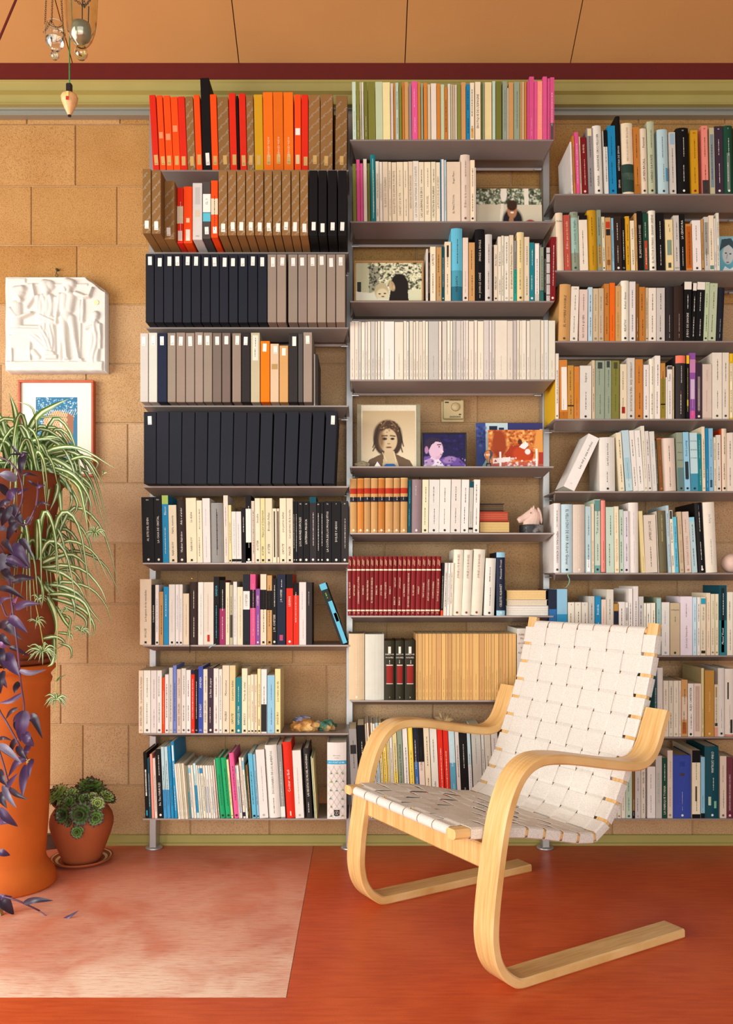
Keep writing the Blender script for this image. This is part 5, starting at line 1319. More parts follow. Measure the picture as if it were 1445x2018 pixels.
# ------------------------------------------------------------------ wall: plaster relief and framed print
M['plaster'] = mat('white_plaster', plain('d6d3c9', .75, spec=.2, bs=120, bst=.12))
def relief():
    y = -.052; k = 4.586; xa, xb = X(11, y), X(207, y); za, zb = Zc(731, y), Zc(547, y); w, h = xb-xa, zb-za
    nx, nz = 210, 196; u, v = np.meshgrid(np.linspace(50, 950, nx), np.linspace(970, 125, nz)); H = np.zeros_like(u); rg = np.random.RandomState(5)
    def cap(x0, y0, r0, x1, y1, r1, hh, fold=0, fa=.25):
        nonlocal H
        dx, dy = x1-x0, y1-y0; t = np.clip(((u-x0)*dx+(v-y0)*dy)/(dx*dx+dy*dy+1e-6), 0, 1); r = r0+(r1-r0)*t
        d = np.hypot(u-x0-t*dx, v-y0-t*dy); q = np.sqrt(np.clip(1-(d/r)**2, 0, 1))
        if fold:
            L = math.hypot(dx, dy)+1e-6; sd = ((u-x0)*(-dy)+(v-y0)*dx)/L; q = q*(1-fa*(0.5+0.5*np.sin(sd*fold+2*np.sin(v*.02))))
        H = np.maximum(H, q*hh)
    def rect(x0, y0, x1, y1, hh, e=8):
        nonlocal H
        m = np.clip(np.minimum(np.minimum(u-x0, x1-u), np.minimum(v-y0, y1-v))/e, 0, 1); H = np.maximum(H, m*hh)
    rect(60, 130, 240, 182, 9); rect(240, 180, 800, 206, 8); rect(50, 880, 940, 985, 13, 12)
    # seated figure, stool, footstool
    cap(175, 268, 56, 170, 290, 46, 26); cap(140, 245, 40, 205, 232, 36, 30); cap(172, 300, 30, 190, 330, 24, 27); cap(150, 385, 55, 150, 570, 58, 23); cap(100, 420, 28, 165, 500, 24, 27); cap(165, 500, 24, 290, 450, 17, 29); cap(250, 390, 22, 318, 300, 18, 22); cap(318, 300, 18, 300, 195, 15, 22)
    cap(130, 600, 45, 380, 610, 52, 26, .16); cap(385, 600, 52, 455, 770, 40, 27, .2); cap(300, 650, 60, 420, 760, 40, 22, .2); rect(80, 640, 290, 765, 14); cap(108, 745, 10, 110, 895, 6, 14); cap(272, 750, 12, 278, 870, 8, 16); cap(120, 760, 9, 270, 775, 9, 10); rect(405, 822, 532, 872, 22); cap(430, 800, 22, 490, 812, 14, 27); cap(300, 800, 30, 350, 850, 22, 12)
    # standing woman
    cap(415, 205, 52, 425, 235, 42, 28); cap(400, 185, 42, 450, 200, 50, 24); cap(428, 250, 28, 428, 290, 26, 24); cap(390, 320, 48, 395, 470, 55, 24, .12); cap(455, 320, 46, 450, 470, 52, 25, .12); cap(350, 310, 30, 350, 420, 26, 22); cap(390, 490, 55, 470, 520, 50, 28, .2); cap(420, 520, 62, 400, 640, 55, 23, .18); cap(455, 540, 48, 470, 800, 46, 22, .2); cap(505, 320, 26, 510, 470, 22, 18, .2)
    # standing man
    cap(630, 185, 47, 625, 215, 42, 30); cap(610, 170, 40, 655, 185, 40, 32); cap(595, 235, 26, 600, 255, 18, 32); cap(632, 240, 26, 625, 275, 26, 26); cap(590, 300, 44, 585, 420, 42, 27); cap(650, 300, 44, 630, 420, 40, 27); cap(600, 420, 52, 605, 490, 52, 26); cap(575, 500, 42, 590, 690, 30, 26); cap(590, 690, 30, 612, 850, 17, 26); cap(648, 500, 40, 680, 690, 28, 24); cap(680, 690, 28, 718, 860, 16, 23); cap(590, 866, 13, 625, 862, 14, 24); cap(725, 870, 13, 745, 872, 12, 22)
    cap(545, 290, 26, 525, 430, 22, 22); cap(522, 430, 20, 512, 540, 16, 22); cap(690, 275, 26, 760, 300, 22, 24); cap(760, 305, 20, 810, 300, 17, 26); cap(810, 295, 16, 838, 225, 12, 24); cap(725, 340, 14, 722, 520, 14, 16, .3); cap(755, 335, 14, 750, 520, 20, 18, .3); cap(730, 520, 14, 725, 870, 8, 10); cap(540, 560, 16, 545, 860, 22, 12, .3)
    # small figure
    cap(870, 465, 36, 868, 485, 32, 24); cap(868, 500, 18, 862, 520, 16, 20); cap(858, 550, 42, 855, 640, 46, 22, .15); cap(840, 570, 20, 780, 590, 14, 22); cap(860, 640, 50, 845, 860, 62, 22, .16); cap(905, 560, 22, 905, 760, 18, 18, .2)
    Hs = H.copy()
    for _ in range(2):
        Hs = (Hs+np.roll(Hs, 1, 0)+np.roll(Hs, -1, 0)+np.roll(Hs, 1, 1)+np.roll(Hs, -1, 1))/5
    nz_ = rg.rand(nz//6+2, nx//6+2); gx = np.linspace(0, nx//6, nx); gz = np.linspace(0, nz//6, nz); Hs += 1.6*nz_[gz.astype(int)][:, gx.astype(int)]*0+rg.normal(0, .25, Hs.shape)
    lo_ = v > 880; Hs[lo_] += 1.2*np.sin(u[lo_]*.047+v[lo_]*.11)+.9*np.sin(u[lo_]*.019-v[lo_]*.07)
    ed = 44 - 40*0
    cut = (u-778)*0.80-(v-130)*1.03                               # broken upper right corner
    wave = 6*np.sin(u*.05)+4*np.sin(v*.043); back = np.clip((cut+wave)/26, 0, 1)
    sc = w/900; yy = -Hs*sc*1.7+back*.034
    xs = xa+(u-50)/900*w; zs = zb-(v-125)/845*h
    xs = xs+np.where(u < 60, 2*np.sin(v*.02), 0)*sc; V = [(xs[j, i]-(xa+xb)/2, y+yy[j, i], zs[j, i]-za) for j in range(nz) for i in range(nx)]
    keep = cut < 34; Fc = [(j*nx+i, j*nx+i+1, (j+1)*nx+i+1, (j+1)*nx+i) for j in range(nz-1) for i in range(nx-1) if keep[j, i] and keep[j+1, i+1] and keep[j, i+1] and keep[j+1, i]]
    # sides: extrude the boundary back to the wall
    cnt = {}
    for q in Fc:
        for a, b in zip(q, q[1:]+q[:1]): cnt[(a, b)] = 1
    bd = [(a, b) for a, b in cnt if (b, a) not in cnt]; mp = {}
    for a, b in bd:
        for p in (a, b):
            if p not in mp: mp[p] = len(V); V.append((V[p][0], -.003, V[p][2]))
    Fc += [(b, a, mp[a], mp[b]) for a, b in bd]
    us = sorted({i for q in Fc for i in q}); rm = {i: n for n, i in enumerate(us)}
    o = mesh('plaster_relief', [V[i] for i in us], [tuple(rm[i] for i in q) for q in Fc], M['plaster'], smooth=False, loc=((xa+xb)/2, 0, za)); tag(o, 'white plaster relief of classical draped figures with a broken corner on the stone wall', 'relief')
    o.data.polygons.foreach_set('use_smooth', [True]*len(o.data.polygons))
    v_, f_ = lathe([(0, -.001), (.0085, -.001), (.009, .0)], 20); p = P(190, 596, y-.002)
    mesh('yellowed_spot', [(q[0]+p.x-(xa+xb)/2, y-.0012+q[2], q[1]+p.z-za) for q in v_], f_, M['tint'], o, color='e6d9a0')
    hk = empty('wall_hook', P(112, 537, -.012)); tag(hk, 'small dark wire hook and chain link above the plaster relief', 'hook')
    ring = lambda cz, r, rr, ax: tube([((r*math.cos(t)) if ax == 0 else 0, (r*math.cos(t)) if ax else 0, cz+rr*math.sin(t)) for t in [i*math.pi/6 for i in range(12)]], .0012, 6, True)
    mesh('chain_link', *ring(-.010, .004, .006, 0), M['dark'], hk); mesh('hook_wire', *tube([(0, .012, .011), (0, -.002, .012), (.003, -.004, .007), (0, -.004, .001), (-.002, -.002, -.004)], .0014, 6), M['dark'], hk); box('hook_screw', -.004, .004, -.004, .012, .008, .015, M['dark'], hk, bev=.001)
relief()
M['frame_red'] = mat('red_brown_frame', plain('b4512c', .4, vary=.1, vs_=30)); M['mat_board'] = mat('mat_board', plain('e6e0d0', .8))
y = -.028; xa, xb = X(35.5, y), X(184.5, y); za, zb = Zc(939, y), Zc(749, y); w, h = xb-xa, zb-za
e = empty('framed_print', ((xa+xb)/2, y, za)); tag(e, 'blue and brown print in a red-brown frame behind the spider plant', 'picture')
for q in ((-w/2, w/2, 0, .0085), (-w/2, w/2, h-.0085, h), (-w/2, -w/2+.0085, .0085, h-.0085), (w/2-.0085, w/2, .0085, h-.0085)): box('frame_bar', q[0], q[1], -.002, .026, q[2], q[3], M['frame_red'], e, bev=.0015)
box('mat_board', -w/2+.008, w/2-.008, .008, .012, .008, h-.008, M['mat_board'], e)
ops = [('n', 0, .62, 1, 1, 160, .012, ['d8ecf0', '8cc4d4']), ('n', 0, .05, .3, .9, 120, .012, ['d8ecf0', '8cc4d4']), ('n', .8, .0, 1, 1, 60, .012, ['d8ecf0']), ('p', [(.12, .2), (.2, .68), (.5, .79), (.76, .74), (.76, .05), (.14, .1)], 'c07c3c'), ('p', [(.74, .76), (.92, .7), (.92, .42), (.82, .32), (.74, .2)], '9a5c34')]
for i in range(-8, 20): ops += [('l', .14+i*.055, .1, .14+i*.055+.5, .8, .004, 'ead8b4'), ('l', .75-i*.055, .1, .75-i*.055-.5, .8, .004, 'ead8b4')]
ops += [('p', [(0, 0), (.13, .1), (.18, .68), (.5, .8), (.75, .76), (1, .7), (1, 1), (0, 1)], '14688f', 0.0), ('p', [(0, 0), (.12, 0), (.19, .7), (0, .8)], '14688f'), ('n', 0, 0, .17, .8, 70, .012, ['d8ecf0']), ('p', [(.93, .0), (1, 0), (1, .74), (.93, .7), (.8, .3), (.75, .1)], '14688f'), ('p', [(.75, 0), (.93, .0), (.93, .45), (.82, .33), (.75, .2)], '14688f', .0), ('p', [(.76, .2), (.76, .74), (.9, .69), (.9, .42)], '9a5c34'), ('l', .3, .3, .3, .58, .012, 'f0e8dc'), ('l', .61, .2, .61, .56, .012, 'f0e8dc'), ('l', .3, .58, .36, .66, .012, 'f0e8dc'), ('l', .36, .66, .46, .68, .012, 'f0e8dc'), ('l', .46, .68, .57, .64, .012, 'f0e8dc'), ('l', .57, .64, .61, .56, .012, 'f0e8dc'), ('l', .3, .38, .6, .4, .008, 'f0e8dc')]
x0 = X(110, y)-(xa+xb)/2; pw = X(151, y)-X(69, y); z0 = Zc(907, y)-za; ph = Zc(782, y)-Zc(907, y)
picture('printed_sheet', paint(84, 128, '14688f', ops), pw, ph, e, y=.0076, x0=x0, z0=z0)
# ------------------------------------------------------------------ hanging glass and plumb bob, top left
M['iron'] = mat('dark_iron', plain('2a1f1c', .5, metal=.4))
M['amber'] = mat('amber_glass', lambda nt, b: [b.inputs[k].__setattr__('default_value', v) for k, v in (('Base Color', (0.93, 0.90, 0.72, 1)), ('Roughness', 0.04), ('Transmission Weight', 1.0), ('IOR', 1.45))])
def link_vf(c, ax, r, n=8):
    a = Vector(ax).normalized(); s_ = a.cross(Vector((.3, 1, .1))).normalized(); return tube([Vector(c)+a*r*1.5*math.sin(t)+s_*r*math.cos(t) for t in [i*2*math.pi/n for i in range(n)]], r*.28, 4, True), s_
def chain(name, p0, p1, r, parent, sag=0):
    p0, p1 = Vector(p0), Vector(p1); L = (p1-p0).length; n = max(2, int(L/(r*2.3))); parts = []
    for i in range(n+1):
        t = i/n; p = p0.lerp(p1, t)-Vector((0, 0, sag*4*t*(1-t))); d = (p1-p0).normalized(); s_ = d.cross(Vector((.3, 1, .1))).normalized(); q = d.cross(s_)
        s2 = s_ if i % 2 else q; parts.append(tube([p+d*r*1.55*math.sin(a)+s2*r*math.cos(a) for a in [k*math.pi/4 for k in range(8)]], r*.27, 4, True))
    return mesh(name, *merge(*parts), M['iron'], parent)
YL = -1.30
def ceil_z(y): return ZC+(-.035-y)*SL
def lantern(pc, ytop, ybot, prof, gm, label, yl, inner):
    c = P(pc, ybot, yl); e = empty('hanging_glass_jar', c); tag(e, label, 'glass jar', 'glass jars hanging from the ceiling')
    out = [(r, z) for r, z in prof]; inn = [(max(.0002, r-.0016), z+.0012) for r, z in prof[::-1]]
    mesh('glass_jar', *lathe(out+inn, 32), gm, e, smooth=True); return e, c
s_ = (YL-CY)/F
# small clear jar
pr = [(0, 0), (5, 1), (8.5, 6), (8.5, 11), (6, 15), (5, 17), (9, 20), (14, 26), (18, 36), (20.5, 50), (20, 60), (17.5, 68), (15, 72)]
e, c = lantern(108, 45, 118, [(r*s_, z*s_) for r, z in pr], M['glass'], 'smaller clear glass jar hanging by three chains under the ceiling', YL, 0)
chain('chain', (-.021, 0, .058*1), (-.013, 0, .26), .0018, e); chain('chain', (.020, -.005, .052), (.006, .0, .26), .0018, e); chain('chain', (.0, -.018, .067), (-.001, 0, .26), .0018, e)
chain('chain', (-.021, -.004, .057), (-.001, -.021, .068), .0018, e, .003); chain('chain', (-.001, -.021, .068), (.021, -.004, .052), .0018, e, .003)
mesh('ceiling_cord', *tube([(0, 0, .255), (0, 0, ceil_z(YL)-c.z)], .0012, 6), M['iron'], e); mesh('water_fill', *lathe([(0, 24*s_), (11*s_, 25*s_), (15*s_, 32*s_), (17*s_, 40*s_), (0, 40*s_)], 24), M['glass'], e, smooth=True)
yl2 = -1.34; c2 = (yl2-CY)/F
pr = [(0, 0), (6, 1), (11.5, 7), (13, 13), (11, 20), (8, 24), (9, 26), (14, 30), (21, 40), (27, 58), (30, 80), (31.5, 105), (32.5, 130), (33, 150), (34, 175)]
e, c = lantern(160, 0, 118, [(r*c2, z*c2) for r, z in pr], M['amber'], 'larger amber glass jar with a metal float inside hanging beside the smaller clear jar', yl2, 1)
mesh('float', *lathe([(0, 38*c2), (16*c2, 40*c2), (19*c2, 48*c2), (19*c2, 62*c2), (17*c2, 70*c2), (0, 72*c2)], 28), M['rail'], e, smooth=True)
for xq, zq in ((2, 200), (14, 105)): mesh('float_wire', *tube([(xq*c2, 0, 66*c2), ((xq+1)*c2, 0, zq*c2)], .0011, 6), M['iron'], e)
for k in range(3):
    a = -.4+k*2.1; x_, y_ = 34*c2*math.cos(a), 34*c2*math.sin(a); chain('chain', (x_, y_, 128*c2), (x_*.3, y_*.3, 250*c2), .0024, e)
    a2 = a+2.1; chain('chain', (x_, y_, 128*c2), (34*c2*math.cos(a2), 34*c2*math.sin(a2), 128*c2), .0024, e, .004)
mesh('ceiling_cord', *tube([(0, 0, 250*c2), (0, 0, ceil_z(yl2)-c.z)], .0014, 6), M['iron'], e)
yb = -1.22; c3 = (yb-CY)/F; p = P(137, 229, yb); e = empty('plumb_bob', p); tag(e, 'wooden plumb bob hanging on a green string before the wall', 'plumb bob')
M['bob'] = mat('turned_wood', plain('d9a468', .45, vary=.12, vs_=60)); M['green_string'] = mat('green_string', plain('1f8a4c', .6))
mesh('bob', *lathe([(0, 0), (3*c3, 0), (3.2*c3, 2*c3), (5*c3, 6*c3), (10*c3, 16*c3), (15*c3, 29*c3), (16.5*c3, 37*c3), (14*c3, 42*c3), (8*c3, 44*c3), (0, 44.5*c3)], 28), M['bob'], e, smooth=True); mesh('metal_tip', *lathe([(0, -.6*c3), (3.4*c3, -.4*c3), (3.4*c3, 2*c3), (0, 2.2*c3)], 14), M['iron'], e)
box('cap', -6*c3, 5*c3, -5*c3, 5*c3, 44*c3, 64*c3, M['iron'], e, bev=.002); mesh('string', *tube([(0, 0, 62*c3), (0, 0, ceil_z(yb)-p.z)], .0013, 8), M['green_string'], e)
a, f = boxvf(-.0025+1.5*c3, .0025+1.5*c3, -.0192, -.0180, 24*c3, 40*c3); mesh('sticker', [(q[0], q[1]+.0006*(q[2] > 34*c3), q[2]) for q in a], f, M['tint'], e, color='d8c060'); box('sticker', 1.5*c3-.003, 1.5*c3+.003, -.0196, -.0188, 23*c3, 30*c3, M['tint'], e, color='b82018')
# ------------------------------------------------------------------ the armchair
def _birch(nt, b):
    tc = nd(nt, 'ShaderNodeTexCoord'); mp = nd(nt, 'ShaderNodeMapping'); mp.inputs['Scale'].default_value = (6, 90, 6); nt.links.new(tc.outputs['Object'], mp.inputs['Vector'])
    n = nd(nt, 'ShaderNodeTexNoise', i_Scale=1.6, i_Detail=5); nt.links.new(mp.outputs[0], n.inputs['Vector'])
    n2 = nd(nt, 'ShaderNodeTexNoise', i_Scale=5, i_Detail=3); nt.links.new(tc.outputs['Object'], n2.inputs['Vector'])
    c = ramp(nt, n.outputs['Fac'], [(.3, lin('d0a05e')), (.55, lin('e0b678')), (.75, lin('e8c288'))]); c = mix(nt, .5, c, ramp(nt, n2.outputs['Fac'], [(.3, (.82, .76, .66)), (.6, (1, 1, 1))]), 'MULTIPLY')
    nt.links.new(c, b.inputs['Base Color']); b.inputs['Roughness'].default_value = .34
M['birch'] = mat('lacquered_birch', _birch)
def _web(nt, b):
    tc = nd(nt, 'ShaderNodeTexCoord'); n = nd(nt, 'ShaderNodeTexNoise', i_Scale=700, i_Detail=2); nt.links.new(tc.outputs['Object'], n.inputs['Vector'])
    nt.links.new(ramp(nt, n.outputs['Fac'], [(.35, lin('c4bcb0')), (.55, lin('dfd9ce')), (.7, lin('e8e3da'))]), b.inputs['Base Color']); b.inputs['Roughness'].default_value = .85; b.inputs['Specular IOR Level'].default_value = .15
    u = nd(nt, 'ShaderNodeBump', i_Strength=.25, i_Distance=.0006); nt.links.new(n.outputs['Fac'], u.inputs['Height']); nt.links.new(u.outputs[0], b.inputs['Normal'])
M['web'] = mat('linen_webbing', _web)
ang = math.radians(30.5); ch = empty('woven_armchair', (0.2154, -0.8454, 0), (0, 0, ang)); tag(ch, 'cantilevered bent birch armchair with woven cream webbing seat and back', 'armchair')
# local axes: +x from front to back, -y towards the room
def band(name, line, y0, y1, t, m, parent, bev=.003):
    """a strip of thickness t that follows LINE (x, z) between y0 and y1"""
    pts = [Vector((p[0], 0, p[1])) for p in line]; n = len(pts); bm = bmesh.new(); rings = []
    for i, p in enumerate(pts):
        a, b = pts[max(0, i-1)], pts[min(n-1, i+1)]; d = (b-a).normalized(); q = Vector((-d.z, 0, d.x))*t/2
        ring = []
        for s1, s2 in ((1, 0), (1, 1), (-1, 1), (-1, 0)):
            yy = y1 if s2 else y0; iy = bev if not s2 else -bev
            ring += [p+q*s1*(1 if True else 1)+Vector((0, yy+iy, 0))-q*0, p+q*s1*(1-2*bev/t)+Vector((0, yy, 0))] if (s1, s2) in ((1, 1), (-1, 0)) else [p+q*s1*(1-2*bev/t)+Vector((0, yy, 0)), p+q*s1+Vector((0, yy+iy, 0))]
        rings.append([bm.verts.new(v) for v in ring])
    k = len(rings[0])
    for r0, r1 in zip(rings, rings[1:]):
        for j in range(k): bm.faces.new((r0[j], r0[(j+1) % k], r1[(j+1) % k], r1[j]))
    bm.faces.new(rings[0][::-1]); bm.faces.new(rings[-1]); bmesh.ops.recalc_face_normals(bm, faces=list(bm.faces))
    o = bm_obj(name, bm, m, parent, smooth=False); return o
fr = [(.578, .012), (.46, .012), (.34, .012), (.18, .012), (.068, .012), (.012, .0125), (-.014, .024), (-.040, .046), (-.058, .076), (-.067, .112), (-.069, .15), (-.064, .21), (-.054, .278), (-.043, .343), (-.030, .40), (-.012, .450), (.010, .488), (.036, .512), (.066, .5245), (.10, .5275), (.15, .523), (.20, .5145), (.27, .5005), (.33, .489), (.38, .481), (.412, .4795), (.440, .486), (.464, .504), (.482, .532), (.497, .568), (.516, .612)]
line = spline([(p[0], 0, p[1]) for p in fr], 110); line = [(p.x, p.z) for p in line]
for y0, y1 in ((-.3035, -.2315), (.3035-.003, .3755-.003)):
    band('side_frame', line, y0, y1, .0245, M['birch'], ch, .004)
box('front_rail', -.052, -.028, -.2312, .3003, .272, .332, M['birch'], ch, bev=.004)
sp = spline([(p[0], 0, p[1]) for p in [(-.128, .362), (-.06, .357), (.05, .343), (.12, .3305), (.20, .311), (.27, .2945), (.315, .2885), (.345, .2965), (.370, .319), (.398, .356), (.43, .413), (.47, .505), (.51, .603), (.545, .715), (.572, .838)]], 160); sl = [(p.x, p.z) for p in sp]
for y0, y1 in ((-.227, -.190), (.262, .299)): band('seat_rail', sl, y0, y1, .024, M['birch'], ch, .006)
for q, nm in ((3, 'seat_front_bar'), (157, 'back_top_bar')):
    x_, z_ = sl[q]; mesh(nm, *tube([(x_, -.19, z_), (x_, .262, z_)], .0105, 12), M['birch'], ch, smooth=True)
arc = [0]
for a, b in zip(sl, sl[1:]): arc.append(arc[-1]+math.hypot(b[0]-a[0], b[1]-a[1]))
LT = arc[-1]
def at(s_):
    s_ = max(0, min(LT, s_)); i = max(0, min(len(arc)-2, int(np.searchsorted(arc, s_))-1)); t = (s_-arc[i])/(arc[i+1]-arc[i]); a, b = sl[i], sl[i+1]; dx, dz = b[0]-a[0], b[1]-a[1]; l = math.hypot(dx, dz)
    return Vector((a[0]+dx*t, 0, a[1]+dz*t)), Vector((-dz/l, 0, dx/l))
NC = 17; pitch = (LT-.068)/NC; s0 = .040; cw = pitch*.84; NL = 7; lp = .452/NL; lw = lp*.935; ya = -.19
# offsets above the rails: the straps lie on the upper face; alternately one passes over the other
top = .0135; am = .0016
def ribbon_obj(name, pts_l, pts_r, t=.0014):
    n = len(pts_l); v = []; f = []
    for a, b in zip(pts_l, pts_r): v += [a, b]
    for i in range(n-1): f.append((2*i, 2*i+1, 2*i+3, 2*i+2))
    o = mesh(name, v, f, M['web'], ch); md = o.modifiers.new('t', 'SOLIDIFY'); md.thickness = t; md.offset = 0; return o
for k in range(NL):
    yc = ya+lp*(k+.5); L, R = [], []
    def add(p, w=lw): L.append(p+Vector((0, yc-w/2, 0))); R.append(p+Vector((0, yc+w/2, 0)))
    pf, nf = at(arc[3]); df = Vector((nf.z, 0, -nf.x))
    for j in range(9):                                            # round the front bar
        a = math.radians(-100+j*22); add(pf+(nf*math.sin(a)-df*math.cos(a))*.0125)
    n_ = NC*16; sa, sb = arc[3]+.010, arc[157]-.008
    for j in range(n_+1):
        s_ = sa+(sb-sa)*j/n_; p, n = at(s_); ph_ = (s_-s0)/pitch; wv = math.cos(math.pi*(ph_-.5)*1.0+math.pi*k) if s0-pitch*.3 < s_ < s0+pitch*NC+pitch*.3 else 0.3
        sag = .016*math.exp(-((s_-.22)/.16)**2)*math.sin(math.pi*(k+.5)/NL)
        add(p+n*(top+am*max(-1, min(1, 4*wv))-sag))
    pf, nf = at(arc[157]); df = Vector((nf.z, 0, -nf.x))
    for j in range(9):
        a = math.radians(90-j*24); add(pf+(nf*math.sin(a)+df*math.cos(a))*.0125)
    ribbon_obj('webbing_strap', L, R)
yA, yB = -.227, .299
for c in range(NC):
    sc_ = s0+pitch*(c+.5); L, R = [], []; s1, s2 = sc_-cw/2, sc_+cw/2
    def add(y_, off):
        for lst, q in ((L, s1), (R, s2)):
            p, n = at(q); lst.append(p+n*off+Vector((0, y_, 0)))
    for y_, off in ((yA+.034, -.0140), (yA+.004, -.0140), (yA-.0015, -.011), (yA-.002, 0), (yA-.0015, .011), (yA+.004, top+.0004)): add(y_, off)
    m_ = NL*16
    for j in range(m_+1):
        y_ = ya+.452*j/m_; ph_ = (y_-ya)/lp; wv = -math.cos(math.pi*(ph_-.5)+math.pi*c); w01 = max(-1, min(1, 4*wv)); sag = .016*math.exp(-((sc_-.22)/.16)**2)*math.sin(math.pi*j/m_)
        add(y_, top+am*w01*-1*(-1)-sag)
    for y_, off in ((yB-.004, top+.0004), (yB+.0015, .011), (yB+.002, 0), (yB+.0015, -.011), (yB-.004, -.0140), (yB-.034, -.0140)): add(y_, off)
    ribbon_obj('webbing_strap', L, R)
for x_, z_ in ((-.0405, .318), (-.0405, .29)):
    mesh('dowel_end', *tube([(x_-.013, -.26, z_), (x_-.0135, -.26, z_)], .003, 8), M['dark'], ch)
# ------------------------------------------------------------------ plants and pots
def clay(col, v=.12):
    def f(nt, b):
        ge = nd(nt, 'ShaderNodeNewGeometry'); n = nd(nt, 'ShaderNodeTexNoise', i_Scale=9, i_Detail=6); nt.links.new(ge.outputs['Position'], n.inputs['Vector'])
        c = lin(col); nt.links.new(ramp(nt, n.outputs['Fac'], [(.3, tuple(q*(1-v) for q in c)), (.6, c), (.8, tuple(min(1, q*(1+v)) for q in c))]), b.inputs['Base Color']); b.inputs['Roughness'].default_value = .72; b.inputs['Specular IOR Level'].default_value = .25
        u = nd(nt, 'ShaderNodeBump', i_Strength=.08, i_Distance=.003); nt.links.new(n.outputs['Fac'], u.inputs['Height']); nt.links.new(u.outputs[0], b.inputs['Normal'])
    return f
M['clay'] = mat('orange_terracotta', clay('c9621f')); M['clay_dark'] = mat('red_brown_terracotta', clay('8e4526', .3)); M['clay_small'] = mat('matt_red_clay', clay('a85630', .1)); M['soil'] = mat('potting_soil', plain('33251a', .95, bs=80, bst=.8, vary=.3))
M['leaf_g'] = mat('spider_leaf_green', plain('4c6a26', .42, vary=.2, vs_=30)); M['leaf_c'] = mat('spider_leaf_cream', plain('d3dba8', .45, vary=.1, vs_=30)); M['leaf_y'] = mat('runner_stem', plain('b9b55c', .5))
M['leaf_p'] = mat('purple_leaf', plain('4a3358', .4, vary=.3, vs_=18)); M['leaf_pd'] = mat('dark_purple_leaf', plain('2e2334', .4, vary=.25, vs_=18)); M['leaf_pg'] = mat('grey_purple_leaf', plain('6a6274', .42, vary=.2, vs_=18)); M['leaf_pp'] = mat('pink_purple_leaf', plain('8a5a8c', .4, vary=.2)); M['stem_p'] = mat('purple_stem', plain('5c3a50', .5, vary=.2))
CX, CYY = X(12, -.40), -.40; zp = lambda py: EYE-(py-VY)/F*2.70
def pot_profile(pr, wall=.011, depth=None):
    out = list(pr); top = pr[-1]; inn = [(top[0]-wall, top[1]), (top[0]-wall-.002, top[1]-.035), (0, top[1]-.035)]; return [(0, out[0][1])]+out+inn
e = empty('terracotta_planter', (CX, CYY, 0)); tag(e, 'tall orange terracotta planter with flared foot carrying the potted spider plants', 'planter')
pr = [(.150, 0), (.152, .006), (.149, .028), (.141, .046), (.129, .062), (.123, .072), (.119, .084), (.121, .12), (.127, .20), (.131, .30), (.132, .42), (.132, .55), (.133, .632), (.137, .640), (.139, .650), (.134, .658), (.133, .664), (.140, .672), (.148, .680), (.149, .690), (.146, .6945), (.138, .6945)]
mesh('planter_body', *lathe(pot_profile(pr), 64), M['clay'], e, smooth=True)
def leaf_strip(name, pts, w, mats, parent, cols=4, fold=.25, n=12, prof=None, origin=Vector((0, 0, 0)), twist=0.0):
    q = spline(pts, n); v, f, mi = [], [], []
    for i, p in enumerate(q):
        t = i/(n-1); d = (q[min(n-1, i+1)]-q[max(0, i-1)]).normalized(); view = Vector((0, CY, EYE))-p; s_ = d.cross(view).normalized(); up = s_.cross(d).normalized()
        an = twist*(t-.3); s2 = s_*math.cos(an)+up*math.sin(an)
        ww = w*(prof(t) if prof else min(1, .55+t*2)*max(.03, (1-t**2.2)))/2
        for k in range(cols+1):
            a = 2*k/cols-1; v.append(p+s2*ww*a+up*abs(a)*ww*fold-origin)
    for i in range(n-1):
        for k in range(cols): f.append((i*(cols+1)+k, i*(cols+1)+k+1, (i+1)*(cols+1)+k+1, (i+1)*(cols+1)+k)); mi.append(1 if (len(mats) > 1 and (k in (2, 3) if cols == 6 else 0 < k < cols-1)) else 0)
    o = mesh(name, v, f, [M[m] for m in mats], parent, smooth=True); o.data.polygons.foreach_set('material_index', mi); return o
def trace(crop, s_, yb, pts, dy, r):
    n = len(pts); out = []
    for i, (a, b) in enumerate(pts):
        t = i/max(1, n-1); out.append(P(crop[0]+a/s_, crop[1]+b/s_, yb+dy*t+.03*math.sin(math.pi*t)*r))
    return out
def spider(label, root, pot_bm, traced, crop, s_, yb, base_px, seed, nfill, wsc):
    r = random.Random(seed); e = empty('potted_spider_plant', root); tag(e, label, 'potted plant', 'spider plants in the pot tower'); O = Vector(root)
    for nm, vf, m in pot_bm: mesh(nm, *vf, M[m], e, smooth=True)
    def one(pts, w): leaf_strip('leaf', pts, w, ['leaf_g', 'leaf_c'], e, cols=6, origin=O, twist=r.uniform(-.7, .7), fold=.3)
    for w, *pts in traced: one(trace(crop, s_, yb, pts, r.uniform(-.13, .04), r.uniform(-1, .3)), w/s_*.00163*wsc*1.12)
    for i in range(nfill):                                  # the rest of the tuft
        b = P(base_px[0]+r.uniform(-30, 30), base_px[1]+r.uniform(-12, 8), -.40+r.uniform(-.06, .06)); az = r.uniform(-2.6, .5); L = r.uniform(.14, .25); up = r.uniform(.04, .16)
        dx, dy = math.cos(az), math.sin(az); q = [b, b+Vector((dx*L*.3, dy*L*.3, up)), b+Vector((dx*L*.7, dy*L*.6, up*.8-L*.12)), b+Vector((dx*L*.95, dy*L*.8, -L*r.uniform(.3, .75)))]
        if min(p.y for p in q) < -.75 or max(p.y for p in q) > -.03: continue
        one(q, r.uniform(.012, .017))
    return e, O
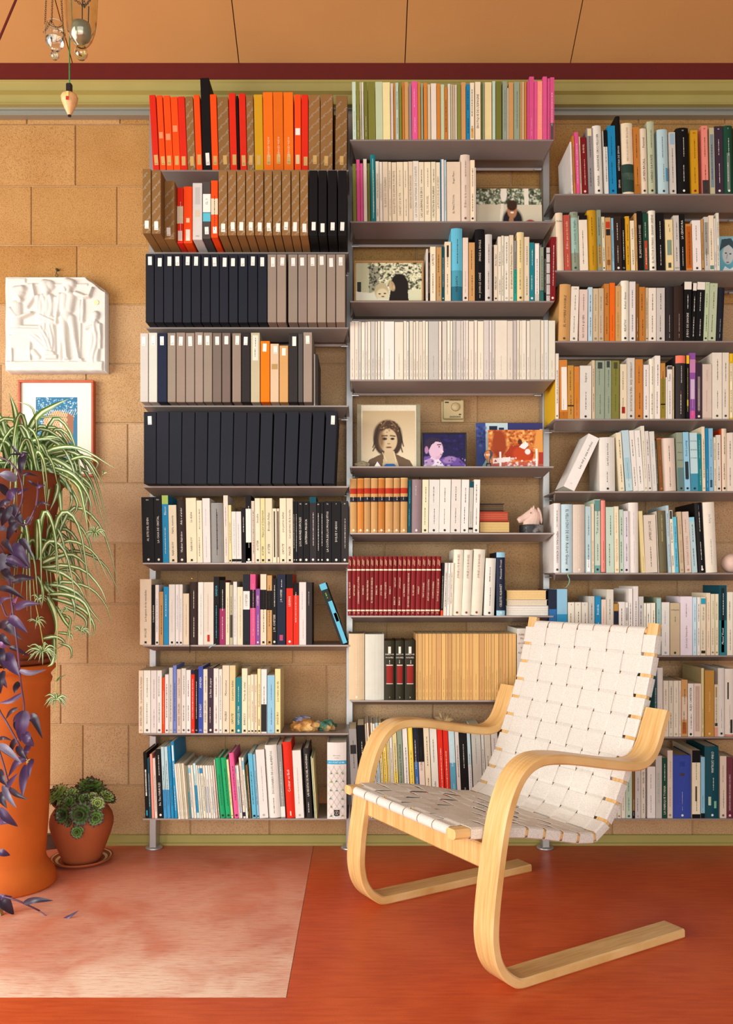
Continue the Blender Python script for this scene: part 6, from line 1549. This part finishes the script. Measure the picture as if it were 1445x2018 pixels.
T1 = [(46, (190, 560), (330, 290), (470, 190), (620, 120)), (44, (170, 520), (140, 250), (85, 70)), (22, (200, 560), (300, 330), (430, 280), (630, 290)), (30, (220, 600), (330, 500), (450, 460), (560, 480)), (34, (330, 640), (520, 560), (740, 575), (1040, 750)), (26, (350, 700), (600, 620), (760, 640), (870, 770), (970, 985)), (38, (300, 700), (480, 660), (700, 800), (820, 910), (875, 1080)), (46, (300, 800), (430, 750), (520, 890), (500, 1010), (450, 1130)), (58, (230, 800), (195, 900), (210, 1040), (190, 1180)), (46, (300, 760), (310, 950), (290, 1120)), (30, (420, 720), (650, 800), (800, 1000), (830, 1210)), (34, (400, 760), (560, 830), (650, 1000), (600, 1180)), (30, (450, 800), (600, 900), (700, 1090), (560, 1300)), (30, (480, 760), (700, 850), (790, 980), (700, 1330)), (28, (350, 640), (600, 590), (780, 680), (900, 870)),
      (50, (100, 790), (50, 600), (0, 380)), (60, (90, 780), (60, 640), (20, 500)), (56, (110, 800), (120, 640), (60, 500)), (60, (60, 800), (20, 700), (-30, 640)), (40, (180, 640), (290, 500), (500, 475)), (44, (330, 800), (360, 950), (340, 1100)), (40, (500, 850), (540, 1000), (560, 1270)), (24, (560, 700), (740, 640), (880, 690), (860, 760)), (34, (260, 660), (380, 530), (460, 720)), (26, (520, 780), (700, 900), (760, 1100), (800, 1350)), (30, (600, 800), (740, 880), (860, 960)), (26, (590, 790), (720, 760), (860, 800)), (50, (160, 620), (260, 500), (360, 540), (420, 640)), (40, (350, 820), (440, 880), (430, 1060)), (16, (20, 420), (60, 330), (90, 260)), (20, (300, 480), (330, 380), (290, 200), (140, 140))]
v1 = [('pot', lathe(pot_profile([(.122, zp(1094)), (.126, zp(1085)), (.150, zp(1015)), (.170, zp(958)), (.178, zp(955)), (.179, zp(938)), (.172, zp(936))]), 56, 0, 0, -zp(1094)), 'clay_dark'), ('soil', lathe([(0, zp(946)), (.165, zp(946)), (.165, zp(952))], 32, 0, 0, -zp(1094)), 'soil')]
spider('upper variegated spider plant arching from a tapered terracotta pot', (CX, CYY, zp(1094)), v1, T1, (0, 760), 4.585, -.42, (50, 935), 4, 44, 1.25)
T2 = [(34, (320, 60), (450, 90), (640, 70), (850, 130), (1000, 300), (1060, 440)), (28, (420, 330), (560, 240), (760, 250), (930, 320), (1060, 480), (1110, 650)), (46, (350, 80), (420, 50), (520, 0), (700, -40), (830, 40), (920, 190)), (36, (430, 260), (620, 280), (800, 370), (920, 540), (1030, 670)), (44, (440, 340), (520, 480), (560, 640), (550, 800)), (38, (450, 360), (660, 360), (820, 430), (890, 560), (900, 740)), (34, (520, 400), (700, 450), (860, 540), (940, 680), (910, 800)), (40, (360, 160), (430, 260), (480, 330), (540, 380)), (30, (330, 120), (400, 230), (430, 360), (410, 500)), (34, (560, 290), (680, 340), (740, 480), (740, 650)), (30, (560, 480), (640, 620), (690, 700), (680, 860)), (36, (600, 170), (600, 260), (590, 340)), (26, (560, 120), (700, 120), (800, 220), (880, 380)), (34, (440, 110), (620, 150), (780, 280), (850, 420)), (30, (350, 820), (540, 780), (640, 840), (560, 910)), (24, (620, 560), (700, 620), (640, 860)), (24, (580, 740), (700, 760), (730, 830)), (40, (540, 780), (540, 920), (520, 1040), (470, 1080)), (22, (580, 840), (690, 880), (715, 960), (690, 1010)), (24, (80, 870), (200, 850), (320, 890)), (30, (110, 1040), (240, 980), (400, 930)), (30, (240, 300), (340, 320), (420, 400)), (50, (200, 420), (240, 330), (300, 280)), (34, (270, 270), (350, 340), (400, 430)),
      (30, (640, 480), (800, 560), (860, 640), (830, 760)), (34, (220, 290), (260, 350), (250, 430)), (28, (420, 180), (520, 330), (700, 400), (760, 560))]
v2 = [('pot', lathe(pot_profile([(.128, zp(1302)), (.132, zp(1290)), (.142, zp(1262)), (.153, zp(1215)), (.155, zp(1185)), (.150, zp(1150)), (.141, zp(1124)), (.146, zp(1118)), (.146, zp(1106)), (.140, zp(1104))]), 56, 0, 0, -zp(1305)), 'clay_dark'), ('saucer', lathe([(0, zp(1305)), (.136, zp(1305)), (.1365, zp(1296)), (.128, zp(1298)), (.128, zp(1302))], 48, 0, 0, -zp(1305)), 'clay_dark'), ('soil', lathe([(0, zp(1112)), (.135, zp(1112)), (.135, zp(1118))], 32, 0, 0, -zp(1305)), 'soil')]
e2, O2 = spider('lower variegated spider plant with hanging plantlets in a round dark pot', (CX, CYY, zp(1305)), v2, T2, (0, 1100), 5.046, -.44, (70, 1110), 9, 34, 1.25)
def runner(path, crop, s_, y): q = trace(crop, s_, y, path, -.04, 0); mesh('runner', *tube([p-O2 for p in spline(q, 16)], .0013, 6), M['leaf_y'], e2, smooth=True)
def plantlet(px, py, y, R, n, seed):
    r = random.Random(seed); c = P(px, py, y)
    for i in range(n):
        a = r.uniform(0, 2*math.pi); L = R*r.uniform(.5, 1.1); dx, dz, dy = math.cos(a), math.sin(a)*.6, r.uniform(-.6, .3)
        leaf_strip('plantlet_leaf', [c, c+Vector((dx*L*.5, dy*L*.4, dz*L*.5+L*.18)), c+Vector((dx*L, dy*L*.7, dz*L-L*.15))], r.uniform(.005, .008), ['leaf_g', 'leaf_c'], e2, cols=3, n=7, origin=O2)
runner([(330, 200), (350, 420), (390, 620), (430, 850)], (0, 1100), 5.046, -.5); runner([(520, 450), (570, 600), (565, 900), (560, 1360)], (0, 1100), 5.046, -.5); runner([(600, 500), (700, 600), (790, 700)], (0, 1100), 5.046, -.46); runner([(600, 800), (720, 1050), (850, 1320)], (0, 760), 4.585, -.45)
plantlet(72, 1225, -.50, .035, 14, 1); plantlet(84, 1284, -.54, .055, 34, 2); plantlet(111, 1378, -.54, .042, 30, 3); plantlet(160, 1243, -.50, .035, 22, 4); plantlet(188, 1050, -.49, .036, 30, 5); plantlet(76, 1180, -.52, .03, 14, 6); plantlet(128, 1204, -.5, .02, 8, 7); plantlet(205, 933, -.47, .012, 8, 8)
leaf_strip('leaf', trace((0, 1100), 5.046, -.54, [(560, 1225), (600, 1185), (665, 1158)], 0, 0), .006, ['leaf_g'], e2, cols=2, origin=O2)
# purple trailing plant on a wooden stand at the edge of the frame
M['stand'] = mat('brown_wood', plain('9a7448', .5, vary=.2, vs_=25))
sx_, sy_ = X(4, -.654)-.004, -.654; st = empty('plant_stand', (sx_-.16, sy_, 0)); tag(st, 'brown wooden plant stand leg beside the tall orange planter', 'stand')
for k, (a, b) in enumerate(((.16, 0), (-.16, 0), (.16, -.3), (-.16, -.3))): mesh('leg', *tube([(a, b, 0), (a*.25-.12*(a > 0), b*.8, .96)], [.009, .012], 4), M['stand'], st)
box('stand_top', -.17, .17, -.31, .01, .96, .985, M['stand'], st, bev=.003)
pc = (sx_-.17, sy_-.15, .986); pp = empty('potted_purple_plant', pc); tag(pp, 'trailing purple-leaved plant hanging down beside the tall orange planter', 'potted plant'); OP = Vector(pc)
mesh('pot', *lathe(pot_profile([(.075, 0), (.08, .02), (.10, .13), (.108, .135), (.108, .16), (.104, .162)]), 40), M['clay_dark'], pp, smooth=True); mesh('soil', *lathe([(0, .145), (.095, .145), (.095, .14)], 24), M['soil'], pp)
YP = -.66
def pst(pts, r=.0028, y=YP):
    q = [P(a, b, y+.03*math.sin(i*1.3)) for i, (a, b) in enumerate(pts)]; mesh('stem', *tube([p-OP for p in spline(q, 18)], r, 6), M['stem_p'], pp, smooth=True)
pst([(-90, 950), (-40, 900), (10, 905), (38, 935), (44, 985), (20, 1040)]); pst([(-90, 950), (-30, 960), (20, 1010), (48, 1035), (70, 1000), (76, 950)]); pst([(-80, 980), (-20, 1050), (12, 1100), (22, 1180), (35, 1280), (41, 1345), (48, 1400), (40, 1460)]); pst([(-80, 990), (-30, 1300), (-5, 1390), (14, 1425), (36, 1465), (56, 1500)]); pst([(-60, 1200), (-25, 1400), (5, 1500), (20, 1555)]); pst([(-40, 1250), (-30, 1600), (-10, 1762), (12, 1768), (40, 1777), (78, 1795)]); pst([(-60, 960), (0, 1180), (18, 1215), (28, 1190)])
mesh('stem', *tube([P(78, 1795, YP)-OP, P(95, 1808, YP)-OP, P(118, 1816, YP)-OP, P(132, 1830, YP)-OP, P(144, 1838, YP)-OP], .0016, 6), M['stem_p'], pp, smooth=True)
LP_ = """0 760 4.585: 200,640 90,520 22 d 0|190,622 80,625 14 d 0|190,640 275,612 20 p 1|215,620 190,800 60 d 0|150,850 -10,800 74 g 1|70,985 -10,880 60 d 1|80,1035 165,925 62 p 1|160,975 268,928 28 p 0|90,1050 -10,1105 44 d 1|200,805 350,822 22 d 1|340,905 245,855 22 d 0|330,925 412,898 26 p 0|335,1080 452,1080 26 d 1|255,1255 300,1180 48 g 1|100,1080 235,1310 66 d 1|100,1090 15,1270 62 d -1|-5,1290 95,1312 46 g 1|110,1440 272,1650 105 p 1|180,1425 300,1560 50 d 3|0,1520 102,1815 92 g 1|60,1560 250,1655 62 p 1|60,1590 165,1650 40 d 0|110,1765 320,1745 64 d 1|-5,1830 225,1930 52 d 1|-5,1965 112,1918 32 p 1|110,2015 160,1905 36 k 0|140,2015 362,1972 58 p 1|20,1100 -10,1250 60 d 1|100,1180 150,1330 50 d 0|160,1240 60,1420 60 d 1|30,1400 120,1520 60 d 1|30,1660 150,1760 60 d 0
0 1100 5.046: 95,590 275,745 80 p 1|0,640 222,812 84 d 1|-5,840 82,892 42 k 0|60,945 190,1170 112 p 0|20,895 42,1110 64 d 0|100,885 285,970 44 d 1|195,1118 462,1108 46 g -1|-5,1140 72,1292 62 p 1|190,1235 145,1345 52 d 0|215,1350 -5,1440 42 p -1|175,1490 58,1600 32 d 1|305,1580 422,1795 72 d 3|250,1520 205,1825 112 p 0|155,1620 245,1765 62 d 0|232,1525 130,1632 46 p 0|250,1730 342,1868 74 p 0|-5,1800 122,1815 32 d 2|172,1790 100,1965 48 d 1|-5,1860 185,2020 62 g 1|290,1855 258,1965 52 p 0|10,700 130,620 60 d 1|0,760 110,870 70 d 0|40,1120 5,1350 50 d 0
0 1450 4.483: -5,80 190,242 56 g 1|220,0 302,92 64 p 0|160,90 232,205 52 d 0|240,200 72,365 52 p 2|232,260 198,532 64 p 0|290,205 258,372 38 p 1|30,440 145,638 48 g 0|85,465 245,562 44 d 0|60,455 160,330 42 p 0|-5,640 158,802 66 p 0|-5,765 85,772 52 p 1|-5,1020 90,1056 54 p 1|10,1420 125,1582 92 d 1|215,1475 468,1455 48 d 1|548,1627 697,1543 26 p 0|360,1632 390,1772 46 p 0|0,1408 112,1420 32 p 0|-5,500 60,640 60 d 1|-10,300 60,440 60 d 0|610,1735 675,1755 22 d 0"""
rr = random.Random(12)
for ln in LP_.split('\n'):
    hd, _, body = ln.partition(': '); ox, oy, sc_ = map(float, hd.split())
    for q in body.split('|'):
        a, b, w, c, bd = q.split(' '); ax_, ay_ = map(float, a.split(',')); bx_, by_ = map(float, b.split(',')); bd = float(bd)
        y = YP+rr.uniform(-.05, .05); p0 = P(ox+ax_/sc_, oy+ay_/sc_, y); p1 = P(ox+bx_/sc_, oy+by_/sc_, y+rr.uniform(-.05, .03)); L = (p1-p0).length; mid = p0.lerp(p1, .45)+Vector((0, -.01, L*.10*bd))
        leaf_strip('leaf', [p0, mid, p1], float(w)/sc_*.00168, ['leaf_p'+{'d': 'd', 'g': 'g', 'k': 'p', 'p': ''}[c]], pp, cols=4, fold=.35, n=11, prof=lambda t: max(.04, math.sin(math.pi*min(1, .06+t*.94)**.75)**.8), origin=OP, twist=rr.uniform(-.9, .9)*(.3 if c == 'p' else 1))
M['petal'] = mat('pale_flower', plain('d8c06a', .5))
for px, py in ((56, 1500), (22, 1045)):
    c = P(px, py, YP-.012)-OP
    for i in range(9): mesh('stamen', *tube([c, c+Vector((rr.uniform(-.008, .008), -.006, rr.uniform(-.008, .008)))], [.0006, .0012], 5), M['petal'], pp)
# small red pot with houseleeks on its striped saucer
cx, cy = X(161, -.185), -.185
v, f = lathe([(0, .004), (.060, .004), (.074, .006), (.086, .010), (.098, .0165), (.1035, .0185), (.1045, .0165), (.098, .010), (.085, .003), (.06, 0), (0, 0)], 56); e = mesh('saucer', v, f, M['clay_small'], loc=(cx, cy, 0), smooth=True); tag(e, 'red-brown saucer with cream rings under the succulent pot', 'saucer')
M['slip'] = mat('cream_slip', plain('e0cf9c', .4))
for r0, r1, z0, z1 in ((.0765, .0855, .0072, .0102), (.0945, .0985, .0152, .0172)): mesh('cream_ring', *lathe([(r0, z0+.0008), (r1, z1+.0008)], 56), M['slip'], e, smooth=True)
pz = .0045; e = empty('potted_succulent', (cx, cy, pz)); tag(e, 'round red clay pot brimming with green houseleek rosettes on a saucer', 'potted plant')
pr = [(.060, 0), (.063, .003), (.070, .022), (.084, .058), (.097, .093), (.1045, .120), (.1055, .138), (.101, .158), (.091, .175), (.083, .184), (.088, .190), (.094, .195), (.096, .199), (.090, .200)]
mesh('pot', *lathe(pot_profile(pr, .008), 56), M['clay_small'], e, smooth=True); mesh('soil', *lathe([(0, .196), (.05, .195), (.083, .188)], 28), M['soil'], e)
M['suc'] = mat('houseleek_green', plain('64903e', .45, vary=.25, vs_=40)); M['suc_d'] = mat('houseleek_dark', plain('466c30', .45, vary=.25, vs_=40)); M['suc_l'] = mat('houseleek_light', plain('a8c46c', .45, vary=.2, vs_=40)); M['suc_tip'] = mat('houseleek_purple_tip', plain('4a2030', .45))
def rosette(c, nrm, R, m, seed):
    r = random.Random(seed); N = Vector(nrm).normalized(); A_ = N.cross(Vector((.2, .9, .3))).normalized(); B_ = N.cross(A_); v, f, mi = [], [], []
    for ring, (cnt, el, L) in enumerate(((13, .15, 1.0), (12, .45, .92), (10, .8, .75), (8, 1.15, .55), (5, 1.4, .35))):
        for i in range(cnt):
            a = 2*math.pi*(i+.5*(ring % 2))/cnt+r.uniform(-.08, .08); d = (A_*math.cos(a)+B_*math.sin(a))*math.cos(el)+N*math.sin(el); s_ = N.cross(d).normalized(); u = d.cross(s_); l = R*L*r.uniform(.92, 1.06); w = R*.20*(1-.06*ring); b = len(v); o_ = Vector(c)+N*R*.05*ring
            for t, ww, th in ((.08, .5, .3), (.55, 1, .55), (.82, .8, .4)):
                p = o_+d*l*t; v += [p-s_*w*ww, p-u*w*th*.5*-1, p+s_*w*ww, p+u*w*th*-.55]
            v.append(o_+d*l+u*w*.0)
            for k in range(2):
                for j in range(4): f.append((b+k*4+j, b+k*4+(j+1) % 4, b+k*4+4+(j+1) % 4, b+k*4+4+j)); mi.append(0)
            for j in range(4): f.append((b+8+j, b+8+(j+1) % 4, b+12)); mi.append(1)
    o = mesh('rosette', v, f, [M[m], M['suc_tip']], e); o.data.polygons.foreach_set('material_index', mi)
def RS(px, py, R, m, nrm, seed, dy=0.0):
    y = cy-.085+dy; p = P(px, py, y)-Vector((cx, cy, pz)); rosette(p, nrm, R*.00173*1.32, m, seed)
RS(115, 1568, 21, 'suc_l', (-.6, -.4, .8), 1, .06); RS(158, 1569, 22, 'suc', (0, -.3, .9), 2, .09); RS(178, 1556, 25, 'suc', (.1, -.2, 1), 3, .12); RS(208, 1571, 15, 'suc_l', (.5, -.3, .8), 4, .09); RS(215, 1574, 12, 'suc_d', (.7, -.2, .7), 5, .10); RS(192, 1584, 13, 'suc_l', (.3, -.9, .4), 6, .02); RS(137, 1582, 13, 'suc', (-.2, -.8, .6), 7, .03); RS(128, 1605, 17, 'suc_d', (-.4, -.9, .1), 8, .0); RS(160, 1604, 19, 'suc_d', (0, -1, .1), 9, -.012); RS(188, 1611, 14, 'suc', (.3, -1, 0), 10, .0); RS(153, 1639, 11, 'suc', (0, -1, .1), 11, -.022); RS(172, 1590, 10, 'suc', (.1, -.9, .5), 12, .02); RS(148, 1592, 10, 'suc', (-.1, -.9, .5), 13, .02); RS(120, 1588, 10, 'suc_l', (-.5, -.7, .5), 14, .03); RS(112, 1580, 9, 'suc_d', (-.8, -.4, .4), 15, .06); RS(183, 1571, 10, 'suc_l', (.2, -.6, .8), 16, .05)
RS(140, 1566, 14, 'suc_l', (-.1, -.4, .9), 17, .06); RS(170, 1578, 15, 'suc', (.1, -.6, .8), 18, .045); RS(150, 1576, 14, 'suc', (-.1, -.6, .8), 19, .05); RS(200, 1563, 13, 'suc', (.3, -.2, 1), 20, .10); RS(140, 1618, 14, 'suc_d', (-.3, -1, 0), 21, -.004); RS(128, 1575, 14, 'suc_l', (-.4, -.5, .8), 22, .05); RS(172, 1602, 12, 'suc', (.2, -1, .2), 23, .0); RS(186, 1596, 11, 'suc_d', (.3, -.9, .3), 24, .01)
# dark wooden block leaning in the corner behind the pot
M['dark_wood'] = mat('dark_stained_wood', plain('4a2c1c', .55, vary=.2, vs_=20))
x0, x1 = X(84, -.06), X(118, -.06); o = mesh('wooden_wedge', [(x0-.2, -.16, 0), (x1, -.045, 0), (x1-.015, -.03, 0), (x0-.2, -.12, 0), (x0-.2, -.16, .06), (x1-.01, -.045, .052), (x1-.025, -.03, .052), (x0-.2, -.12, .06)], [(0, 3, 2, 1), (4, 5, 6, 7), (0, 1, 5, 4), (1, 2, 6, 5), (2, 3, 7, 6), (3, 0, 4, 7)], M['dark_wood']); tag(o, 'low dark wooden board on the floor between the planter and the succulent pot', 'board')
